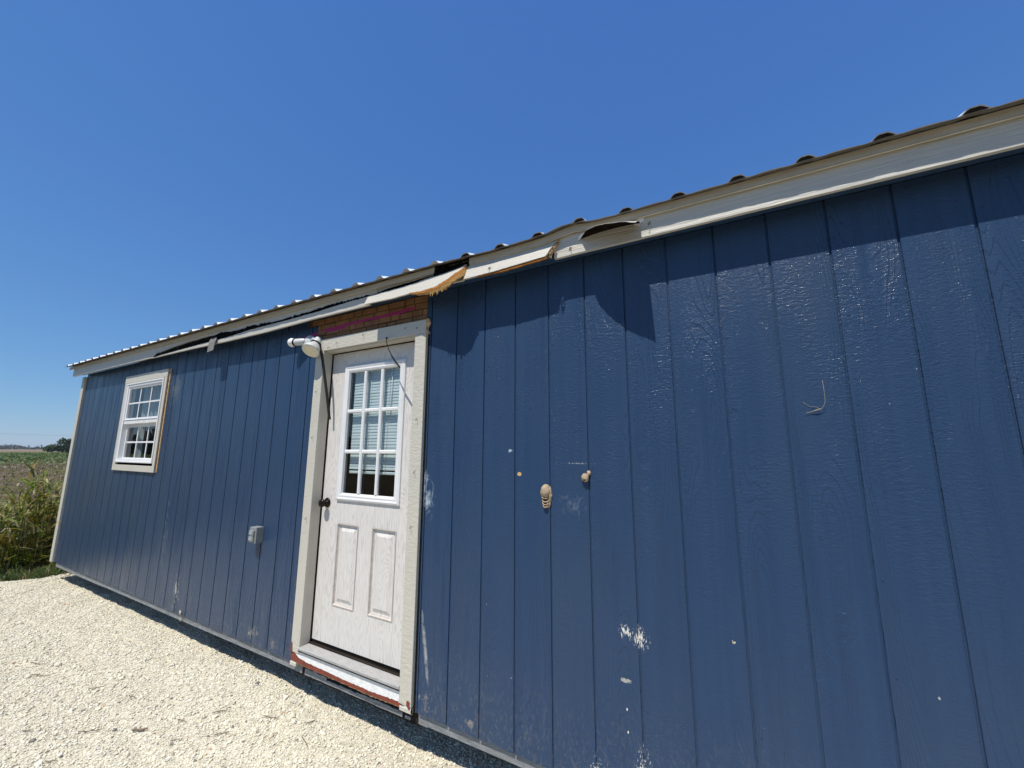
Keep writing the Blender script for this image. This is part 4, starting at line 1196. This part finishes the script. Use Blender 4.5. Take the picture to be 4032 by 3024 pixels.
# ================================================================== vegetation
def blades(n, px, py, pz, height, width, lean, col, seg=4, seed=1):
    """n grass blades as bent tapering ribbons; arrays -> V, F(quads), colours"""
    r = np.random.default_rng(seed)
    a = r.uniform(0, 2 * np.pi, n)
    dx, dy = np.cos(a), np.sin(a)
    sx, sy = -np.sin(a + r.normal(0, .5, n)), np.cos(a)
    V = np.zeros((n, seg + 1, 2, 3))
    for i in range(seg + 1):
        t = i / seg
        cx_ = px + dx * lean * height * t ** 1.8
        cy_ = py + dy * lean * height * t ** 1.8
        cz_ = pz + height * (t - .55 * np.clip(lean, 0, 1.3) * t ** 2.6)
        w = width * (1 - t) ** .7 * .5 + .0006
        if i == 0: w = width * .3
        V[:, i, 0] = np.stack([cx_ - sx * w, cy_ - sy * w, cz_], 1)
        V[:, i, 1] = np.stack([cx_ + sx * w, cy_ + sy * w, cz_ + w * .4], 1)
    base = (np.arange(n) * (seg + 1) * 2)[:, None]
    F = []
    for i in range(seg):
        F.append(base + np.array([[i * 2, i * 2 + 1, i * 2 + 3, i * 2 + 2]]))
    F = np.stack(F, 1).reshape(-1, 4)
    cols = np.repeat(col, (seg + 1) * 2, 0)
    return V.reshape(-1, 3), F, cols
def weed_colours(n, r, dry=.28):
    g = np.stack([r.uniform(.16, .34, n), r.uniform(.19, .33, n), r.uniform(.022, .048, n)], 1)
    d = np.stack([r.uniform(.50, .70, n), r.uniform(.45, .60, n), r.uniform(.24, .36, n)], 1)
    k = r.random(n)[:, None] < dry
    dk = r.random(n)[:, None] < .12
    return np.where(k, d, np.where(dk, g * .45, g))
r = np.random.default_rng(21)
def merge(lst):
    o = 0; V = []; F = []; Cc = []
    for v, f, c in lst:
        V.append(v); F.append(f + o); Cc.append(c); o += len(v)
    return np.concatenate(V), np.concatenate(F), np.concatenate(Cc)
sets = []
# tall stalky weeds
n = 3600
px = -7.15 - 3.6 * r.random(n) ** 1.15; py = r.uniform(-3.2, 5.5, n)
nn = 500
px = np.concatenate([px, r.uniform(-7.25, -6.42, nn)]); py = np.concatenate([py, r.uniform(.22, 3.2, nn)])
keep = ~((px > -7.15) & (py < .2))
px, py = px[keep], py[keep]
hs = r.uniform(.68, 1.18, len(px)) * (.80 + .50 * np.clip((px + 9.0) / 2.2, 0, 1))
hs = np.where((px > -7.7) & (py > -.15), hs * 1.28, hs)
hs = np.where(py < -.45, hs * .75, hs)
# leaves along each stalk
LP = 11
sx_ = np.repeat(px, LP) + r.normal(0, .05, len(px) * LP); sy_ = np.repeat(py, LP) + r.normal(0, .05, len(px) * LP)
sh = np.repeat(hs, LP)
lev = r.random(len(sx_))
pz_ = -.32 + sh * lev * .78
sets.append(blades(len(sx_), sx_, sy_, pz_, sh * r.uniform(.12, .30, len(sx_)), r.uniform(.012, .044, len(sx_)), r.uniform(.5, 1.7, len(sx_)), weed_colours(len(sx_), r, .22), 4, 31))
sets.append(blades(len(px), px, py, np.full(len(px), -.32), hs * 1.0, np.full(len(px), .008), r.uniform(.05, .35, len(px)), weed_colours(len(px), r, .45), 5, 32))
V, F, Cc = merge(sets)
weeds = np_mesh('tall_weeds', V, F, MAT['leaf'], Cc)
tag(weeds, 'tall yellow green weeds with dry leaves beyond the left end of the shed', 'weeds', kind='stuff')
# short grass along the gravel edge
n = 9000
py = r.uniform(-3, 1.6, n); px = edge_x(py) + .22 - .95 * r.random(n) ** 1.2
k = ~((px > -6.5) & (py > -.02)); px, py = px[k], py[k]; n = len(px)
g = np.stack([r.uniform(.07, .14, n), r.uniform(.13, .20, n), r.uniform(.035, .07, n)], 1)
g = np.where(r.random(n)[:, None] < .18, np.array([.46, .40, .24]), g)
V, F, Cc = blades(n, px, py, np.full(n, -.31), r.uniform(.08, .26, n), r.uniform(.004, .009, n), r.uniform(.2, 1.3, n), g, 3, 41)
tag(np_mesh('short_grass', V, F, MAT['leaf'], Cc), 'short green grass creeping over the edge of the gravel', 'grass', kind='stuff')
# straw litter and stubble on the tilled field
n = 9000
dist = 8 + 75 * r.random(n) ** 1.6
an = r.uniform(-.15, .75, n)
px = -dist - 3; py = -1.9 + np.tan(an) * dist * .55
g = np.where(r.random(n)[:, None] < .35, np.array([.50, .43, .30]), np.where(r.random(n)[:, None] < .5, np.array([.10, .13, .035]), np.array([.16, .12, .08])))
V, F, Cc = blades(n, px, py, soil_z(px, py), r.uniform(.08, .22, n) * (1 + dist / 60), r.uniform(.02, .05, n) * (1 + dist / 30), r.uniform(.6, 1.6, n), g * r.uniform(.6, 1.2, (n, 1)), 3, 51)
tag(np_mesh('field_litter', V, F, MAT['leaf'], Cc), 'straw litter and small weeds scattered on the tilled field', 'field litter', kind='stuff')
# green field strip tufts
n = 9000
dist = 70 + 150 * r.random(n)
px = -dist; py = -1.9 + dist * r.uniform(-.1, .7, n)
g = np.stack([r.uniform(.07, .14, n), r.uniform(.11, .18, n), r.uniform(.025, .05, n)], 1)
V, F, Cc = blades(n, px, py, np.full(n, -.33), r.uniform(.25, .6, n), r.uniform(.2, .5, n), r.uniform(.3, 1.2, n), g, 2, 52)
tag(np_mesh('green_strip', V, F, MAT['leaf'], Cc), 'low green crop strip far out on the field', 'crop', kind='stuff')

def leaf_cloud(n, cen, rad, size, seed, c0, c1):
    """leaf clumps: random triangles pairs in ellipsoid lumps"""
    r = np.random.default_rng(seed)
    which = r.integers(0, len(cen), n)
    d = r.normal(0, 1, (n, 3)); d /= np.linalg.norm(d, axis=1)[:, None]
    rr = r.random(n) ** .35
    P = cen[which] + d * rad[which] * rr[:, None]
    a = r.normal(0, 1, (n, 3)); a /= np.linalg.norm(a, axis=1)[:, None]
    b = np.cross(a, r.normal(0, 1, (n, 3))); b /= np.linalg.norm(b, axis=1)[:, None]
    s = size * r.uniform(.5, 1.3, (n, 1))
    V = np.stack([P - a * s, P + b * s * .6, P + a * s, P - b * s * .6], 1).reshape(-1, 3)
    F = np.arange(n * 4).reshape(n, 4)
    t = r.random((n, 1)) * .7 + .3 * r.random((len(cen), 1))[which]
    col = np.array(c0) * (1 - t) + np.array(c1) * t
    return V, F, np.repeat(col, 4, 0)
# the big bush left of the shed corner, far out
bx, by = -193.0, 47.0
shrub = thing('round_tree', (bx, by, -.27), 'dark green bushy tree on the field just left of the shed corner', 'tree')
rc = np.random.default_rng(5)
cen = []; rad = []
for i in range(30):
    q = rc.uniform(-1, 1)
    cen.append((bx + rc.uniform(-3, 3), by + q * 6.5, .9 + rc.uniform(.0, 3.6) * (1 - .5 * abs(q) ** 2)))
    rad.append((1.5, 1.5 + rc.random(), 1.1 + .5 * rc.random()))
V, F, Cc = leaf_cloud(9000, np.array(cen), np.array(rad), .32, 6, (.030, .055, .016), (.085, .12, .035))
ORIG['_t'] = Vector((bx, by, -.27))
crown = np_mesh('crown', V - np.array([bx, by, -.27]), F, MAT['crown'], Cc); crown.parent = shrub
tb = MB()
for i in range(7):
    t0 = (bx + rc.uniform(-.8, .8), by + rc.uniform(-2, 2), -.3)
    t1 = (t0[0] + rc.uniform(-1, 1), t0[1] + rc.uniform(-1.6, 1.6), 1.6 + rc.uniform(0, .8))
    t2_ = (t1[0] + rc.uniform(-1, 1), t1[1] + rc.uniform(-2, 2), 3.2 + rc.uniform(0, .9))
    tb.tube([t0, t1, t2_], [.16, .10, .04], 6)
part('trunk', tb, MAT['bark'], shrub)
# far treeline all round the horizon (one mass)
cen = []; rad = []
rc = np.random.default_rng(8)
for i in range(2300):
    a = i / 2300 * 2 * math.pi
    R0 = 1000 + 160 * math.sin(a * 5 + 1) + 60 * rc.normal()
    dens = vnoise(np.array([a * 9.0]), np.array([0.3]), 1.0, 77, 3)[0]
    h = max(2.0, 7.5 + 14 * dens + rc.normal() * 1.5)
    ca, sa = math.cos(a), math.sin(a)
    if -.95 < ca < -.75 and sa < -.2: R0 *= .22                     # a nearer hedge behind the photographer
    cen.append((R0 * ca, R0 * sa, h * .45)); rad.append((4 + h * .4, 4 + h * .4, h * .58))
V, F, Cc = leaf_cloud(60000, np.array(cen), np.array(rad), 1.9, 9, (.030, .042, .022), (.070, .085, .040))
tag(np_mesh('far_treeline', V, F, MAT['crown'], Cc), 'distant dark line of trees along the horizon', 'tree line', kind='stuff')
# overhead wire
wp = []
P0 = Vector((-230, -60, 8.6)); P1 = Vector((-330, 190, 8.2))
for i in range(25):
    t = i / 24
    q = P0.lerp(P1, t); q.z -= 1.0 * 4 * t * (1 - t)
    wp.append(q)
solo('power_wire', MB().tube(wp, .028, 5), MAT['wire'], (-280, 60, 7), 'thin dark power wire crossing the sky above the far trees', 'power line')

for o in C.objects:
    if '_o' in o: del o['_o']

hz = bpy.data.materials.new('thin_air_haze'); hz.use_nodes = True
hn_ = hz.node_tree; hn_.nodes.clear()
ho = hn_.nodes.new('ShaderNodeOutputMaterial'); hv = hn_.nodes.new('ShaderNodeVolumePrincipled')
hv.inputs['Color'].default_value = (.80, .90, 1.0, 1); hv.inputs['Density'].default_value = .0002
hn_.links.new(hv.outputs[0], ho.inputs['Volume'])
tag(solo('haze', MB().box(-4300, 4300, -4300, 4300, -1.4, 24.0), hz, (0, 0, 0), None, None), None, None, kind='stuff')
